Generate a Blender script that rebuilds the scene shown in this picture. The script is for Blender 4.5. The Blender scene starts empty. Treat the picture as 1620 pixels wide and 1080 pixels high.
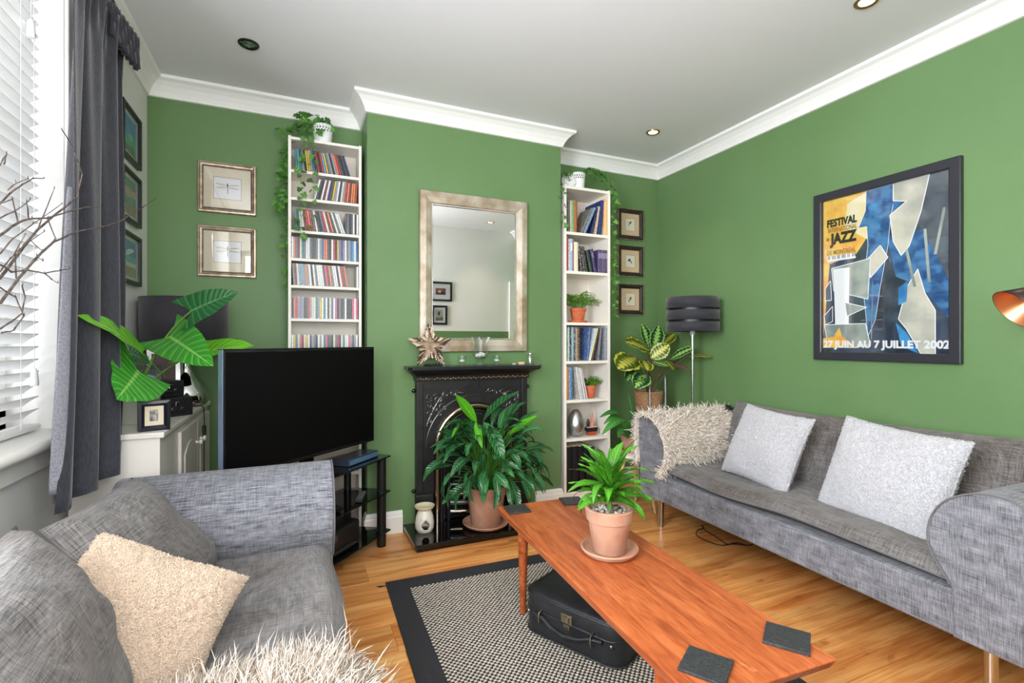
import bpy, bmesh, math, random
import numpy as np
from math import sin, cos, pi, radians, sqrt, atan2
from mathutils import Vector, Matrix, noise
random.seed(7)
SC = bpy.context.scene
COL = SC.collection

# ------------------------------------------------------------------ camera, world, light, exposure
H = 1.14                      # eye height
YAW = radians(23.65)
FPX = 772.0
cam = bpy.data.cameras.new('camera')
cam.sensor_width = 36.0
cam.lens = 36.0 * FPX / 1620.0
cam.clip_start = 0.02
camo = bpy.data.objects.new('camera', cam)
camo.location = (0, 0, H)
camo.rotation_euler = (pi / 2, 0, -YAW)
COL.objects.link(camo)
SC.camera = camo

def lin(v):
    v = v / 255.0
    return v / 12.92 if v <= 0.04045 else ((v + 0.055) / 1.055) ** 2.4
def rgb(r, g, b):
    return (lin(r), lin(g), lin(b), 1.0)

wld = bpy.data.worlds.new('overcast_sky')
SC.world = wld
wld.use_nodes = True
wn = wld.node_tree.nodes
wn['Background'].inputs[0].default_value = rgb(238, 243, 255)
wn['Background'].inputs[1].default_value = 2.3

SC.view_settings.view_transform = 'Standard'
SC.view_settings.look = 'None'
SC.view_settings.gamma = 1.0
SC.view_settings.use_curve_mapping = False
SC.view_settings.exposure = 0.10

def area(name, loc, rot, sx, sy, power, col):
    l = bpy.data.lights.new(name, 'AREA')
    l.shape = 'RECTANGLE'; l.size = sx; l.size_y = sy
    l.energy = power; l.color = col
    o = bpy.data.objects.new(name, l)
    o.location = loc; o.rotation_euler = rot
    COL.objects.link(o)
    return o
# overcast daylight standing outside the side windows, added fill light behind the camera
area('window_daylight', (-1.22, 0.42, 1.70), (0, radians(-90), 0), 1.7, 1.25, 205, (0.95, 0.98, 1.0))
area('rear_fill_light', (0.2, -0.85, 1.6), (radians(90), 0, 0), 2.0, 2.0, 115, (1.0, 0.985, 0.96))
for i, (lx, ly) in enumerate([(2.22, 2.68), (2.20, 1.287), (2.2, 0.15)]):
    l = bpy.data.lights.new('downlight_beam', 'SPOT')
    l.energy = 14; l.color = (1.0, 0.80, 0.58); l.spot_size = radians(95); l.spot_blend = 0.8
    l.shadow_soft_size = 0.03
    o = bpy.data.objects.new('downlight_beam', l)
    o.location = (lx, ly, 2.555)
    COL.objects.link(o)

SC.cycles.max_bounces = 10
SC.cycles.diffuse_bounces = 6
SC.cycles.glossy_bounces = 5
SC.cycles.transmission_bounces = 8
SC.cycles.transparent_max_bounces = 16
SC.cycles.sample_clamp_indirect = 6.0
SC.cycles.caustics_reflective = False
SC.cycles.caustics_refractive = False

# ------------------------------------------------------------------ pixel to place (the photo's 1620x1080 frame)
def ray(px, py):
    u = (px - 810.0) / FPX
    return Vector((sin(YAW) + u * cos(YAW), cos(YAW) - u * sin(YAW), (540.0 - py) / FPX))
def atD(px, py, D):
    r = ray(px, py); return Vector((r.x * D, r.y * D, H + r.z * D))
def atX(px, py, X):
    r = ray(px, py); return atD(px, py, X / r.x)
def atY(px, py, Y):
    r = ray(px, py); return atD(px, py, Y / r.y)
def atZ(px, py, Z):
    r = ray(px, py); return atD(px, py, (Z - H) / r.z)

# ------------------------------------------------------------------ materials
MATS = {}
def nd(nt, t, **kw):
    n = nt.nodes.new(t)
    for k, v in kw.items():
        setattr(n, k, v)
    return n
def mat(name, col, rough=0.5, metal=0.0, spec=0.5, col2=None, nscale=8.0, nvec=(1, 1, 1), namt=1.0, detail=4.0,
        bump=0.0, bscale=60.0, bvec=None, emit=None, es=0.0, trans=0.0, ior=1.45, alpha=1.0, coat=0.0, sheen=0.0,
        sss=0.0, rnd=0.0, lo=0.35, hi=0.65, coords='Object'):
    """principled material; col2 mixed in by a stretched noise, bump from a second noise, rnd = value jitter per object"""
    if name in MATS:
        return MATS[name]
    m = bpy.data.materials.new(name); m.use_nodes = True
    nt = m.node_tree; p = nt.nodes['Principled BSDF']
    p.inputs['Base Color'].default_value = col
    p.inputs['Roughness'].default_value = rough
    p.inputs['Metallic'].default_value = metal
    p.inputs['Specular IOR Level'].default_value = spec
    p.inputs['IOR'].default_value = ior
    p.inputs['Transmission Weight'].default_value = trans
    p.inputs['Coat Weight'].default_value = coat
    p.inputs['Sheen Weight'].default_value = sheen
    p.inputs['Alpha'].default_value = alpha
    if sss:
        p.inputs['Subsurface Weight'].default_value = sss
        p.inputs['Subsurface Radius'].default_value = (0.01, 0.01, 0.01)
    if emit:
        p.inputs['Emission Color'].default_value = emit
        p.inputs['Emission Strength'].default_value = es
    tc = nd(nt, 'ShaderNodeTexCoord')
    src = tc.outputs[coords]
    oi = nd(nt, 'ShaderNodeObjectInfo')
    add = nd(nt, 'ShaderNodeVectorMath', operation='ADD')
    mul = nd(nt, 'ShaderNodeMath', operation='MULTIPLY'); mul.inputs[1].default_value = 37.0
    nt.links.new(oi.outputs['Random'], mul.inputs[0])
    nt.links.new(src, add.inputs[0]); nt.links.new(mul.outputs[0], add.inputs[1])
    colout = None
    if col2 is not None:
        mp = nd(nt, 'ShaderNodeMapping'); mp.inputs['Scale'].default_value = nvec
        nt.links.new(add.outputs[0], mp.inputs[0])
        n = nd(nt, 'ShaderNodeTexNoise'); n.inputs['Scale'].default_value = nscale; n.inputs['Detail'].default_value = detail
        nt.links.new(mp.outputs[0], n.inputs['Vector'])
        r = nd(nt, 'ShaderNodeMapRange'); r.inputs[1].default_value = lo; r.inputs[2].default_value = hi
        r.inputs[4].default_value = namt
        nt.links.new(n.outputs[0], r.inputs[0])
        mx = nd(nt, 'ShaderNodeMix', data_type='RGBA')
        mx.inputs[6].default_value = col; mx.inputs[7].default_value = col2
        nt.links.new(r.outputs[0], mx.inputs[0])
        colout = mx.outputs[2]
    if rnd:
        hs = nd(nt, 'ShaderNodeHueSaturation')
        hs.inputs['Color'].default_value = col
        if colout is not None: nt.links.new(colout, hs.inputs['Color'])
        r2 = nd(nt, 'ShaderNodeMapRange'); r2.inputs[3].default_value = 1 - rnd; r2.inputs[4].default_value = 1 + rnd
        nt.links.new(oi.outputs['Random'], r2.inputs[0]); nt.links.new(r2.outputs[0], hs.inputs['Value'])
        colout = hs.outputs[0]
    if colout is not None:
        nt.links.new(colout, p.inputs['Base Color'])
    if bump:
        mp = nd(nt, 'ShaderNodeMapping'); mp.inputs['Scale'].default_value = bvec or nvec
        nt.links.new(add.outputs[0], mp.inputs[0])
        n = nd(nt, 'ShaderNodeTexNoise'); n.inputs['Scale'].default_value = bscale; n.inputs['Detail'].default_value = 3
        nt.links.new(mp.outputs[0], n.inputs['Vector'])
        b = nd(nt, 'ShaderNodeBump'); b.inputs['Strength'].default_value = bump; b.inputs['Distance'].default_value = 0.01
        nt.links.new(n.outputs[0], b.inputs['Height']); nt.links.new(b.outputs[0], p.inputs['Normal'])
    MATS[name] = m
    return m

def fabric_mat(name, dark, light, brown=None):
    """heathered linen: three thin-streak noises, one per axis, so that every face shows crossing slubs"""
    m = bpy.data.materials.new(name); m.use_nodes = True
    nt = m.node_tree; p = nt.nodes['Principled BSDF']
    p.inputs['Roughness'].default_value = 0.92; p.inputs['Specular IOR Level'].default_value = 0.15
    p.inputs['Sheen Weight'].default_value = 0.15
    tc = nd(nt, 'ShaderNodeTexCoord')
    outs = []
    for vec in ((26, 12, 520), (520, 12, 26), (12, 430, 26), (26, 430, 12)):
        mp = nd(nt, 'ShaderNodeMapping'); mp.inputs['Scale'].default_value = vec
        nt.links.new(tc.outputs['Object'], mp.inputs[0])
        n = nd(nt, 'ShaderNodeTexNoise'); n.inputs['Scale'].default_value = 1.0; n.inputs['Detail'].default_value = 3
        n.inputs['Roughness'].default_value = 0.6
        nt.links.new(mp.outputs[0], n.inputs['Vector']); outs.append(n.outputs[0])
    acc = outs[0]
    for o in outs[1:]:
        a = nd(nt, 'ShaderNodeMath', operation='ADD'); nt.links.new(acc, a.inputs[0]); nt.links.new(o, a.inputs[1]); acc = a.outputs[0]
    r = nd(nt, 'ShaderNodeMapRange'); r.inputs[1].default_value = 1.58; r.inputs[2].default_value = 2.55
    nt.links.new(acc, r.inputs[0])
    mx = nd(nt, 'ShaderNodeMix', data_type='RGBA'); mx.inputs[6].default_value = dark; mx.inputs[7].default_value = light
    nt.links.new(r.outputs[0], mx.inputs[0])
    out = mx.outputs[2]
    if brown:
        n = nd(nt, 'ShaderNodeTexNoise'); n.inputs['Scale'].default_value = 3.2; n.inputs['Detail'].default_value = 2
        nt.links.new(tc.outputs['Object'], n.inputs['Vector'])
        r2 = nd(nt, 'ShaderNodeMapRange'); r2.inputs[1].default_value = 0.48; r2.inputs[2].default_value = 0.72; r2.inputs[4].default_value = 0.55
        nt.links.new(n.outputs[0], r2.inputs[0])
        m2 = nd(nt, 'ShaderNodeMix', data_type='RGBA', blend_type='MULTIPLY'); m2.inputs[7].default_value = brown
        nt.links.new(r2.outputs[0], m2.inputs[0]); nt.links.new(out, m2.inputs[6]); out = m2.outputs[2]
    nt.links.new(out, p.inputs['Base Color'])
    b = nd(nt, 'ShaderNodeBump'); b.inputs['Strength'].default_value = 0.35; b.inputs['Distance'].default_value = 0.004
    nt.links.new(acc, b.inputs['Height']); nt.links.new(b.outputs[0], p.inputs['Normal'])
    MATS[name] = m
    return m

def leaf_mat(name, base, vein, rough=0.35, kind='vein', edge=None, under=None, rnd=0.18):
    m = bpy.data.materials.new(name); m.use_nodes = True
    nt = m.node_tree; p = nt.nodes['Principled BSDF']
    p.inputs['Roughness'].default_value = rough; p.inputs['Specular IOR Level'].default_value = 0.5
    uv = nd(nt, 'ShaderNodeTexCoord')
    sep = nd(nt, 'ShaderNodeSeparateXYZ'); nt.links.new(uv.outputs['UV'], sep.inputs[0])
    def M(op, a, b=None):
        n = nd(nt, 'ShaderNodeMath', operation=op)
        for i, x in enumerate((a, b)):
            if x is None: continue
            if isinstance(x, (int, float)): n.inputs[i].default_value = x
            else: nt.links.new(x, n.inputs[i])
        return n.outputs[0]
    s = M('MULTIPLY', M('ABSOLUTE', M('SUBTRACT', sep.outputs[0], 0.5)), 2.0)
    vv = sep.outputs[1]
    def step(x, a, b):
        r = nd(nt, 'ShaderNodeMapRange'); r.inputs[1].default_value = a; r.inputs[2].default_value = b
        nt.links.new(x, r.inputs[0]); return r.outputs[0]
    # side veins run out and forward
    ph = M('MULTIPLY', M('SUBTRACT', vv, M('MULTIPLY', s, 0.16)), 62.0 if kind != 'feather' else 46.0)
    wv = M('SINE', ph)
    side = step(wv, 0.55, 1.0)
    mid = step(s, 0.09, 0.02)
    mx = nd(nt, 'ShaderNodeMix', data_type='RGBA'); mx.inputs[6].default_value = base; mx.inputs[7].default_value = vein
    if kind == 'feather':
        # pale feathered centre and pale ring near the edge, dark between
        cen = step(M('ADD', s, M('MULTIPLY', wv, 0.12)), 0.40, 0.16)
        ring = M('MULTIPLY', step(M('ADD', s, M('MULTIPLY', wv, 0.04)), 0.70, 0.78), step(M('ADD', s, M('MULTIPLY', wv, 0.04)), 0.92, 0.86))
        f = M('MAXIMUM', cen, ring)
    elif kind == 'plain':
        f = M('MULTIPLY', mid, 0.7)
    else:
        f = M('MAXIMUM', M('MULTIPLY', side, 0.45), mid)
    nt.links.new(f, mx.inputs[0])
    out = mx.outputs[2]
    oi = nd(nt, 'ShaderNodeObjectInfo')
    hs = nd(nt, 'ShaderNodeHueSaturation')
    r2 = nd(nt, 'ShaderNodeMapRange'); r2.inputs[3].default_value = 1 - rnd; r2.inputs[4].default_value = 1 + rnd * 1.3
    nt.links.new(oi.outputs['Random'], r2.inputs[0]); nt.links.new(r2.outputs[0], hs.inputs['Value'])
    nt.links.new(out, hs.inputs['Color']); out = hs.outputs[0]
    if under is not None:
        g = nd(nt, 'ShaderNodeNewGeometry')
        m3 = nd(nt, 'ShaderNodeMix', data_type='RGBA'); m3.inputs[7].default_value = under
        nt.links.new(g.outputs['Backfacing'], m3.inputs[0]); nt.links.new(out, m3.inputs[6]); out = m3.outputs[2]
    nt.links.new(out, p.inputs['Base Color'])
    b = nd(nt, 'ShaderNodeBump'); b.inputs['Strength'].default_value = 0.25; b.inputs['Distance'].default_value = 0.003
    nt.links.new(M('MULTIPLY', wv, -1.0), b.inputs['Height']); nt.links.new(b.outputs[0], p.inputs['Normal'])
    # a leaf lets some light through
    tr = nd(nt, 'ShaderNodeBsdfTranslucent'); nt.links.new(out, tr.inputs[0])
    ms = nd(nt, 'ShaderNodeMixShader'); ms.inputs[0].default_value = 0.22
    nt.links.new(p.outputs[0], ms.inputs[1]); nt.links.new(tr.outputs[0], ms.inputs[2])
    nt.links.new(ms.outputs[0], nt.nodes['Material Output'].inputs[0])
    MATS[name] = m
    return m

def glass_mat(name, tint=(1, 1, 1, 1), f0=0.06, rough=0.0):
    """thin pane: see-through with a fresnel reflection"""
    m = bpy.data.materials.new(name); m.use_nodes = True
    nt = m.node_tree; nt.nodes.remove(nt.nodes['Principled BSDF'])
    t = nd(nt, 'ShaderNodeBsdfTransparent'); t.inputs[0].default_value = tint
    g = nd(nt, 'ShaderNodeBsdfGlossy'); g.inputs['Roughness'].default_value = rough
    lw = nd(nt, 'ShaderNodeLayerWeight'); lw.inputs[0].default_value = 0.5
    pw = nd(nt, 'ShaderNodeMath', operation='POWER'); pw.inputs[1].default_value = 5.0
    nt.links.new(lw.outputs['Facing'], pw.inputs[0])
    a = nd(nt, 'ShaderNodeMath', operation='MULTIPLY_ADD'); a.inputs[1].default_value = 1 - f0; a.inputs[2].default_value = f0
    nt.links.new(pw.outputs[0], a.inputs[0])
    ms = nd(nt, 'ShaderNodeMixShader')
    nt.links.new(a.outputs[0], ms.inputs[0]); nt.links.new(t.outputs[0], ms.inputs[1]); nt.links.new(g.outputs[0], ms.inputs[2])
    nt.links.new(ms.outputs[0], nt.nodes['Material Output'].inputs[0])
    MATS[name] = m
    return m

# ------------------------------------------------------------------ mesh builder
class B:
    def __init__(s): s.v = []; s.f = []; s.m = []; s.uv = {}
    def add(s, vs, fs, mi=0, uvs=None):
        n = len(s.v); s.v += [tuple(v) for v in vs]
        for k, f in enumerate(fs):
            if uvs: s.uv[len(s.f)] = [uvs[i] for i in f]
            s.f.append(tuple(i + n for i in f)); s.m.append(mi)
        return s
    def box(s, x0, x1, y0, y1, z0, z1, mi=0):
        return s.add([(x0, y0, z0), (x1, y0, z0), (x1, y1, z0), (x0, y1, z0), (x0, y0, z1), (x1, y0, z1), (x1, y1, z1), (x0, y1, z1)],
                     [(0, 3, 2, 1), (4, 5, 6, 7), (0, 1, 5, 4), (1, 2, 6, 5), (2, 3, 7, 6), (3, 0, 4, 7)], mi)
    def mbox(s, M, sx, sy, sz, mi=0):
        """box of full size sx,sy,sz centred on matrix M"""
        vs = [M @ Vector((a * sx / 2, b * sy / 2, c * sz / 2)) for c in (-1, 1) for (a, b) in ((-1, -1), (1, -1), (1, 1), (-1, 1))]
        return s.add(vs, [(0, 3, 2, 1), (4, 5, 6, 7), (0, 1, 5, 4), (1, 2, 6, 5), (2, 3, 7, 6), (3, 0, 4, 7)], mi)
    def grid(s, nu, nv, fn, mi=0, uv=False, wrapu=False):
        vs = []; uvs = []
        for j in range(nv + 1):
            for i in range(nu + (0 if wrapu else 1)):
                vs.append(fn(i / nu, j / nv)); uvs.append((i / nu, j / nv))
        w = nu if wrapu else nu + 1
        fs = []
        for j in range(nv):
            for i in range(nu):
                a = j * w + i; b = j * w + (i + 1) % w
                fs.append((a, b, b + w, a + w))
        return s.add(vs, fs, mi, uvs if uv else None)
    def lathe(s, prof, c=(0, 0, 0), n=24, mi=0, M=None):
        vs = []; fs = []; rings = []
        for (r, z) in prof:
            if r < 1e-6:
                rings.append([len(vs)]); vs.append((0, 0, z))
            else:
                rings.append(list(range(len(vs), len(vs) + n)))
                vs += [(r * cos(2 * pi * i / n), r * sin(2 * pi * i / n), z) for i in range(n)]
        for a, b in zip(rings, rings[1:]):
            for i in range(n):
                j = (i + 1) % n
                if len(a) == 1 and len(b) == 1: continue
                if len(a) == 1: fs.append((a[0], b[j], b[i]))
                elif len(b) == 1: fs.append((a[i], a[j], b[0]))
                else: fs.append((a[i], a[j], b[j], b[i]))
        T = Matrix.Translation(Vector(c)) if M is None else M
        return s.add([T @ Vector(v) for v in vs], fs, mi)
    def tube(s, pts, r, n=8, mi=0, caps=True, closed=False, flat=1.0):
        pts = [Vector(p) for p in pts]; N = len(pts)
        rs = r if isinstance(r, (list, tuple)) else [r] * N
        vs = []; up = None
        for i, p in enumerate(pts):
            a = pts[(i - 1) % N] if (closed or i > 0) else p
            b = pts[(i + 1) % N] if (closed or i < N - 1) else p
            t = (b - a)
            t = t.normalized() if t.length > 1e-9 else Vector((0, 0, 1))
            if up is None:
                up = Vector((0, 0, 1)) if abs(t.z) < 0.9 else Vector((1, 0, 0))
            sd = t.cross(up)
            if sd.length < 1e-6: sd = t.cross(Vector((0.3, 1, 0.2)))
            sd.normalize(); up = sd.cross(t).normalized()
            for k in range(n):
                q = 2 * pi * k / n
                vs.append(p + sd * cos(q) * rs[i] + up * sin(q) * rs[i] * flat)
        fs = []
        for i in range(N if closed else N - 1):
            for k in range(n):
                a = i * n + k; b = i * n + (k + 1) % n
                c = ((i + 1) % N) * n
                fs.append((a, b, c + (k + 1) % n, c + k))
        if caps and not closed:
            fs.append(tuple(range(n - 1, -1, -1))); fs.append(tuple((N - 1) * n + k for k in range(n)))
        return s.add(vs, fs, mi)
    def prism(s, pts, a, b, axis='y', mi=0):
        """2-D outline extruded along an axis; y: (x,z)  x: (y,z)  z: (x,y)"""
        n = len(pts)
        def mk(p, t):
            return {'y': (p[0], t, p[1]), 'x': (t, p[0], p[1]), 'z': (p[0], p[1], t)}[axis]
        vs = [mk(p, a) for p in pts] + [mk(p, b) for p in pts]
        fs = [tuple(range(n - 1, -1, -1)), tuple(range(n, 2 * n))] + [(i, (i + 1) % n, n + (i + 1) % n, n + i) for i in range(n)]
        return s.add(vs, fs, mi)
    def holed(s, outer, inner, a, b, mi=0):
        """plate with a hole, outline and hole have the same count of (x,z) points, thickness a..b along y"""
        n = len(outer)
        vs = [(p[0], a, p[1]) for p in outer] + [(p[0], a, p[1]) for p in inner] + [(p[0], b, p[1]) for p in outer] + [(p[0], b, p[1]) for p in inner]
        fs = []
        for i in range(n):
            j = (i + 1) % n
            fs += [(i, j, n + j, n + i), (2 * n + i, 3 * n + i, 3 * n + j, 2 * n + j), (i, 2 * n + i, 2 * n + j, j), (n + i, n + j, 3 * n + j, 3 * n + i)]
        return s.add(vs, fs, mi)
    def blob(s, c, rx, ry, rz, nu=10, nv=6, jit=0.0, mi=0):
        c = Vector(c)
        prof = []
        vs = [c + Vector((0, 0, -rz))]
        for j in range(1, nv):
            t = pi * j / nv
            for i in range(nu):
                q = 2 * pi * i / nu
                k = 1 + random.uniform(-jit, jit)
                vs.append(c + Vector((rx * sin(t) * cos(q) * k, ry * sin(t) * sin(q) * k, -rz * cos(t) * k)))
        vs.append(c + Vector((0, 0, rz)))
        fs = []
        for i in range(nu):
            fs.append((0, 1 + (i + 1) % nu, 1 + i))
            for j in range(nv - 2):
                a = 1 + j * nu
                fs.append((a + i, a + (i + 1) % nu, a + nu + (i + 1) % nu, a + nu + i))
            a = 1 + (nv - 2) * nu
            fs.append((a + i, a + (i + 1) % nu, len(vs) - 1))
        return s.add(vs, fs, mi)
    def mesh(s, name, mats, smooth=False):
        me = bpy.data.meshes.new(name); me.from_pydata(s.v, [], s.f)
        for m in (mats if isinstance(mats, (list, tuple)) else [mats]): me.materials.append(m)
        if any(s.m): me.polygons.foreach_set('material_index', s.m)
        if s.uv:
            l = me.uv_layers.new(name='UVMap'); 
            for fi, u in s.uv.items():
                st = me.polygons[fi].loop_start
                for k, q in enumerate(u): l.data[st + k].uv = q
        if smooth: me.polygons.foreach_set('use_smooth', [True] * len(me.polygons))
        me.validate(); me.update()
        if not s.uv:
            bm = bmesh.new(); bm.from_mesh(me); bmesh.ops.recalc_face_normals(bm, faces=bm.faces); bm.to_mesh(me); bm.free()
        if smooth:
            try: me.set_sharp_from_angle(angle=radians(smooth if smooth is not True else 50))
            except Exception: pass
        return me
    def obj(s, name, mats, parent=None, smooth=False, bevel=0.0, segs=2, sub=0, loc=None, kind=None):
        return link(name, s.mesh(name, mats, smooth), parent, bevel, segs, sub, loc, kind)

def link(name, me, parent=None, bevel=0.0, segs=2, sub=0, loc=None, kind=None, M=None):
    o = bpy.data.objects.new(name, me); COL.objects.link(o)
    if parent is not None: o.parent = parent
    if loc is not None: o.location = loc
    if M is not None: o.matrix_local = M
    if bevel:
        b = o.modifiers.new('bevel', 'BEVEL'); b.width = bevel; b.segments = segs; b.limit_method = 'ANGLE'; b.angle_limit = radians(40)
        b.harden_normals = False
    if sub:
        b = o.modifiers.new('sub', 'SUBSURF'); b.levels = sub; b.render_levels = sub
    if kind: o['kind'] = kind
    return o
def tag(o, label, cat, group=None):
    o['label'] = label; o['category'] = cat
    if group: o['group'] = group
    return o
def thing(name, label, cat, loc=(0, 0, 0), rotz=0.0, group=None):
    o = bpy.data.objects.new(name, None); COL.objects.link(o)
    o.empty_display_size = 0.1
    o.location = loc; o.rotation_euler = (0, 0, rotz)
    return tag(o, label, cat, group)
def struct(name, b, m, parent=None, **kw):
    o = b.obj(name, m, parent, **kw)
    if parent is None: o['kind'] = 'structure'
    return o
def frame_M(origin, yd, up=(0, 0, 1)):
    """matrix whose Y runs along yd and whose Z stays as near to up as it can"""
    y = Vector(yd).normalized(); u = Vector(up)
    x = y.cross(u)
    if x.length < 1e-5: x = y.cross(Vector((1, 0.01, 0)))
    x.normalize(); z = x.cross(y)
    M = Matrix((x, y, z)).transposed().to_4x4(); M.translation = Vector(origin)
    return M
def bez(a, b, c, n=8):
    a, b, c = Vector(a), Vector(b), Vector(c)
    return [a * (1 - t) ** 2 + b * 2 * t * (1 - t) + c * t * t for t in [i / n for i in range(n + 1)]]

def leaf_mesh(name, L, W, m, droop=0.8, fold=0.25, wave=0.0, nl=10, nw=6, shape='lance', twist=0.0):
    b = B(); cl = []; p = Vector((0, 0, 0))
    for i in range(nl + 1):
        cl.append((p.copy(), droop * (i / nl) ** 1.2))
        a = droop * ((i + .5) / nl) ** 1.2
        p = p + Vector((0, cos(a), -sin(a))) * (L / nl)
    def width(t):
        if shape == 'lance': return max(0.02, sin(pi * min(1, t * 0.97 + 0.015)) ** 0.8 * (1 - 0.28 * t))
        if shape == 'strap': return max(0.03, min(1, 0.45 + t * 2.2) * (1 - max(0, (t - 0.55) / 0.45) ** 1.6))
        if shape == 'oval': return max(0.03, sin(pi * min(1, t * .985 + .01)) ** 0.6)
        if shape == 'heart': return max(0.02, (1 - t ** 1.9) ** 0.85)
        if shape == 'ivy': return max(0.03, [0.55, 1.0, 0.62, 0.78, 0.34, 0.03][min(5, int(t * 5.01))])
        return 1
    def fn(u, v):
        i = min(nl, int(round(v * nl))); c, a = cl[i]; s = u * 2 - 1
        w = W / 2 * width(v) * s
        up = Vector((0, sin(a), cos(a)))
        q = c + Vector((w, 0, 0)) + up * (abs(w) * fold + wave * sin(v * 19 + (2 if s > 0 else 0)) * abs(s) * W)
        if shape == 'heart':
            q = q - Vector((0, cos(a), -sin(a))) * (L * 0.30 * abs(s) ** 1.3 * max(0, 1 - v * 2.2))
        if shape == 'ivy' and v < 0.3:
            q = q - Vector((0, 1, 0)) * L * 0.12 * abs(s)
        if twist:
            k = twist * v; x, z = q.x, q.z - c.z
            q = Vector((x * cos(k) - z * sin(k), q.y, c.z + x * sin(k) + z * cos(k)))
        return q
    b.grid(nw, nl, fn, uv=True)
    return b.mesh(name, m, smooth=True)

def fur(name, m, parent, P, N, length, width=0.0009, lay=(0, 0, -1), layamt=0.6, spread=0.5, curl=0.25, seed=1, jl=0.4, clump=0.0, cell=.02):
    """P,N: arrays of roots and normals. Tapered three-sided strands joined as one piece of stuff."""
    rg = np.random.default_rng(seed); n = len(P)
    L = length * (1 - jl * rg.random((n, 1)))
    d0 = N + spread * rg.normal(size=(n, 3)); d0 /= np.linalg.norm(d0, axis=1, keepdims=True)
    lay = np.array(lay, float) if not isinstance(lay, np.ndarray) else lay
    d1 = d0 * (1 - layamt) + layamt * lay + curl * rg.normal(size=(n, 3)); d1 /= np.linalg.norm(d1, axis=1, keepdims=True)
    d2 = d1 + 0.35 * lay + curl * rg.normal(size=(n, 3)); d2 /= np.linalg.norm(d2, axis=1, keepdims=True)
    p0 = P; p1 = p0 + d0 * L * 0.3; p2 = p1 + d1 * L * 0.37; p3 = p2 + d2 * L * 0.33
    if clump:
        key = np.floor((P + 0.3 * cell * rg.normal(size=(n, 3))) / cell).astype(int); _, inv = np.unique(key, axis=0, return_inverse=True); inv = inv.ravel()
        cnt_ = np.bincount(inv)[:, None]; k_ = len(cnt_)
        mt = np.stack([np.bincount(inv, p3[:, i], k_) for i in range(3)], 1) / cnt_
        mt = mt + 0.22 * length * rg.normal(size=mt.shape)
        p3 = p3 + (mt[inv] - p3) * clump; p2 = p2 + (mt[inv] - p2) * clump * .35
    a = np.cross(d0, rg.normal(size=(n, 3))); a /= np.linalg.norm(a, axis=1, keepdims=True)
    c = np.cross(d0, a)
    tri = [a, -0.5 * a + 0.866 * c, -0.5 * a - 0.866 * c]
    V = np.empty((n, 10, 3))
    for k in range(3):
        V[:, k] = p0 + tri[k] * width; V[:, 3 + k] = p1 + tri[k] * width * 1.1; V[:, 6 + k] = p2 + tri[k] * width * 0.8
    V[:, 9] = p3
    q = []
    for r in (0, 3):
        for k in range(3):
            k2 = (k + 1) % 3; q += [(r + k, r + k2, r + 3 + k2), (r + k, r + 3 + k2, r + 3 + k)]
    for k in range(3): q.append((6 + k, 6 + (k + 1) % 3, 9))
    F = (np.array(q)[None] + (np.arange(n) * 10)[:, None, None]).reshape(-1, 3)
    me = bpy.data.meshes.new(name)
    me.vertices.add(n * 10); me.vertices.foreach_set('co', V.reshape(-1))
    me.loops.add(F.size); me.loops.foreach_set('vertex_index', F.reshape(-1).astype(np.int32))
    me.polygons.add(len(F)); me.polygons.foreach_set('loop_start', np.arange(0, F.size, 3, dtype=np.int32))
    me.polygons.foreach_set('use_smooth', np.ones(len(F), dtype=bool))
    me.materials.append(m); me.update(calc_edges=True); me.validate()
    o = link(name, me, parent); o['kind'] = 'stuff'
    return o
def sample_grid(fn, n, seed=1, eps=0.004):
    """n random roots and normals on fn(u,v)"""
    rg = random.Random(seed); P = []; N = []
    for _ in range(n):
        u, v = rg.random(), rg.random()
        u2, v2 = min(1 - eps, u), min(1 - eps, v)
        p = Vector(fn(u, v)); a = Vector(fn(u2 + eps, v2)) - Vector(fn(u2, v2)); c = Vector(fn(u2, v2 + eps)) - Vector(fn(u2, v2))
        k = a.cross(c)
        if k.length < 1e-12: k = Vector((0, 0, 1))
        P.append(p); N.append(k.normalized())
    return np.array([tuple(p) for p in P]), np.array([tuple(p) for p in N])

# ------------------------------------------------------------------ shared materials
m_green = mat('green_wall_paint', rgb(103, 134, 90), 0.5, col2=rgb(97, 128, 82), nscale=1.6, bump=0.06, bscale=90, spec=0.35)
m_white_wall = mat('white_wall_paint', rgb(226, 225, 222), 0.8, col2=rgb(220, 220, 216), nscale=2, bump=0.05, bscale=80)
m_ceil = mat('ceiling_paint', rgb(226, 227, 230), 0.85, col2=rgb(224, 224, 230), nscale=1.5)
m_gloss_white = mat('white_gloss_paint', rgb(238, 236, 232), 0.3)
m_cornice = mat('cornice_plaster_paint', rgb(236, 236, 235), 0.6)
m_black = mat('black_satin', rgb(20, 20, 22), 0.4)
m_gloss_black = mat('black_gloss', rgb(10, 10, 11), 0.07, coat=0.5)
m_chrome = mat('polished_chrome', rgb(205, 205, 208), 0.18, 1.0)
m_silver = mat('silver_glaze', rgb(214, 214, 216), 0.34, 1.0, col2=rgb(176, 176, 180), nscale=6)
m_terra = mat('terracotta', rgb(166, 116, 92), 0.85, col2=rgb(184, 146, 124), nscale=9, bump=0.12, bscale=60)
m_terra_o = mat('orange_terracotta', rgb(206, 112, 72), 0.8, col2=rgb(190, 98, 62), nscale=14, bump=0.1)
m_soil = mat('soil', rgb(58, 42, 30), 1.0, col2=rgb(96, 78, 58), nscale=60, bump=0.8, bscale=120)
m_shelf = mat('white_shelf_laminate', rgb(236, 232, 224), 0.45)
m_pane = glass_mat('picture_glass')
m_glass = glass_mat('drinking_glass', (0.97, 0.99, 0.985, 1), f0=0.10)

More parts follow.
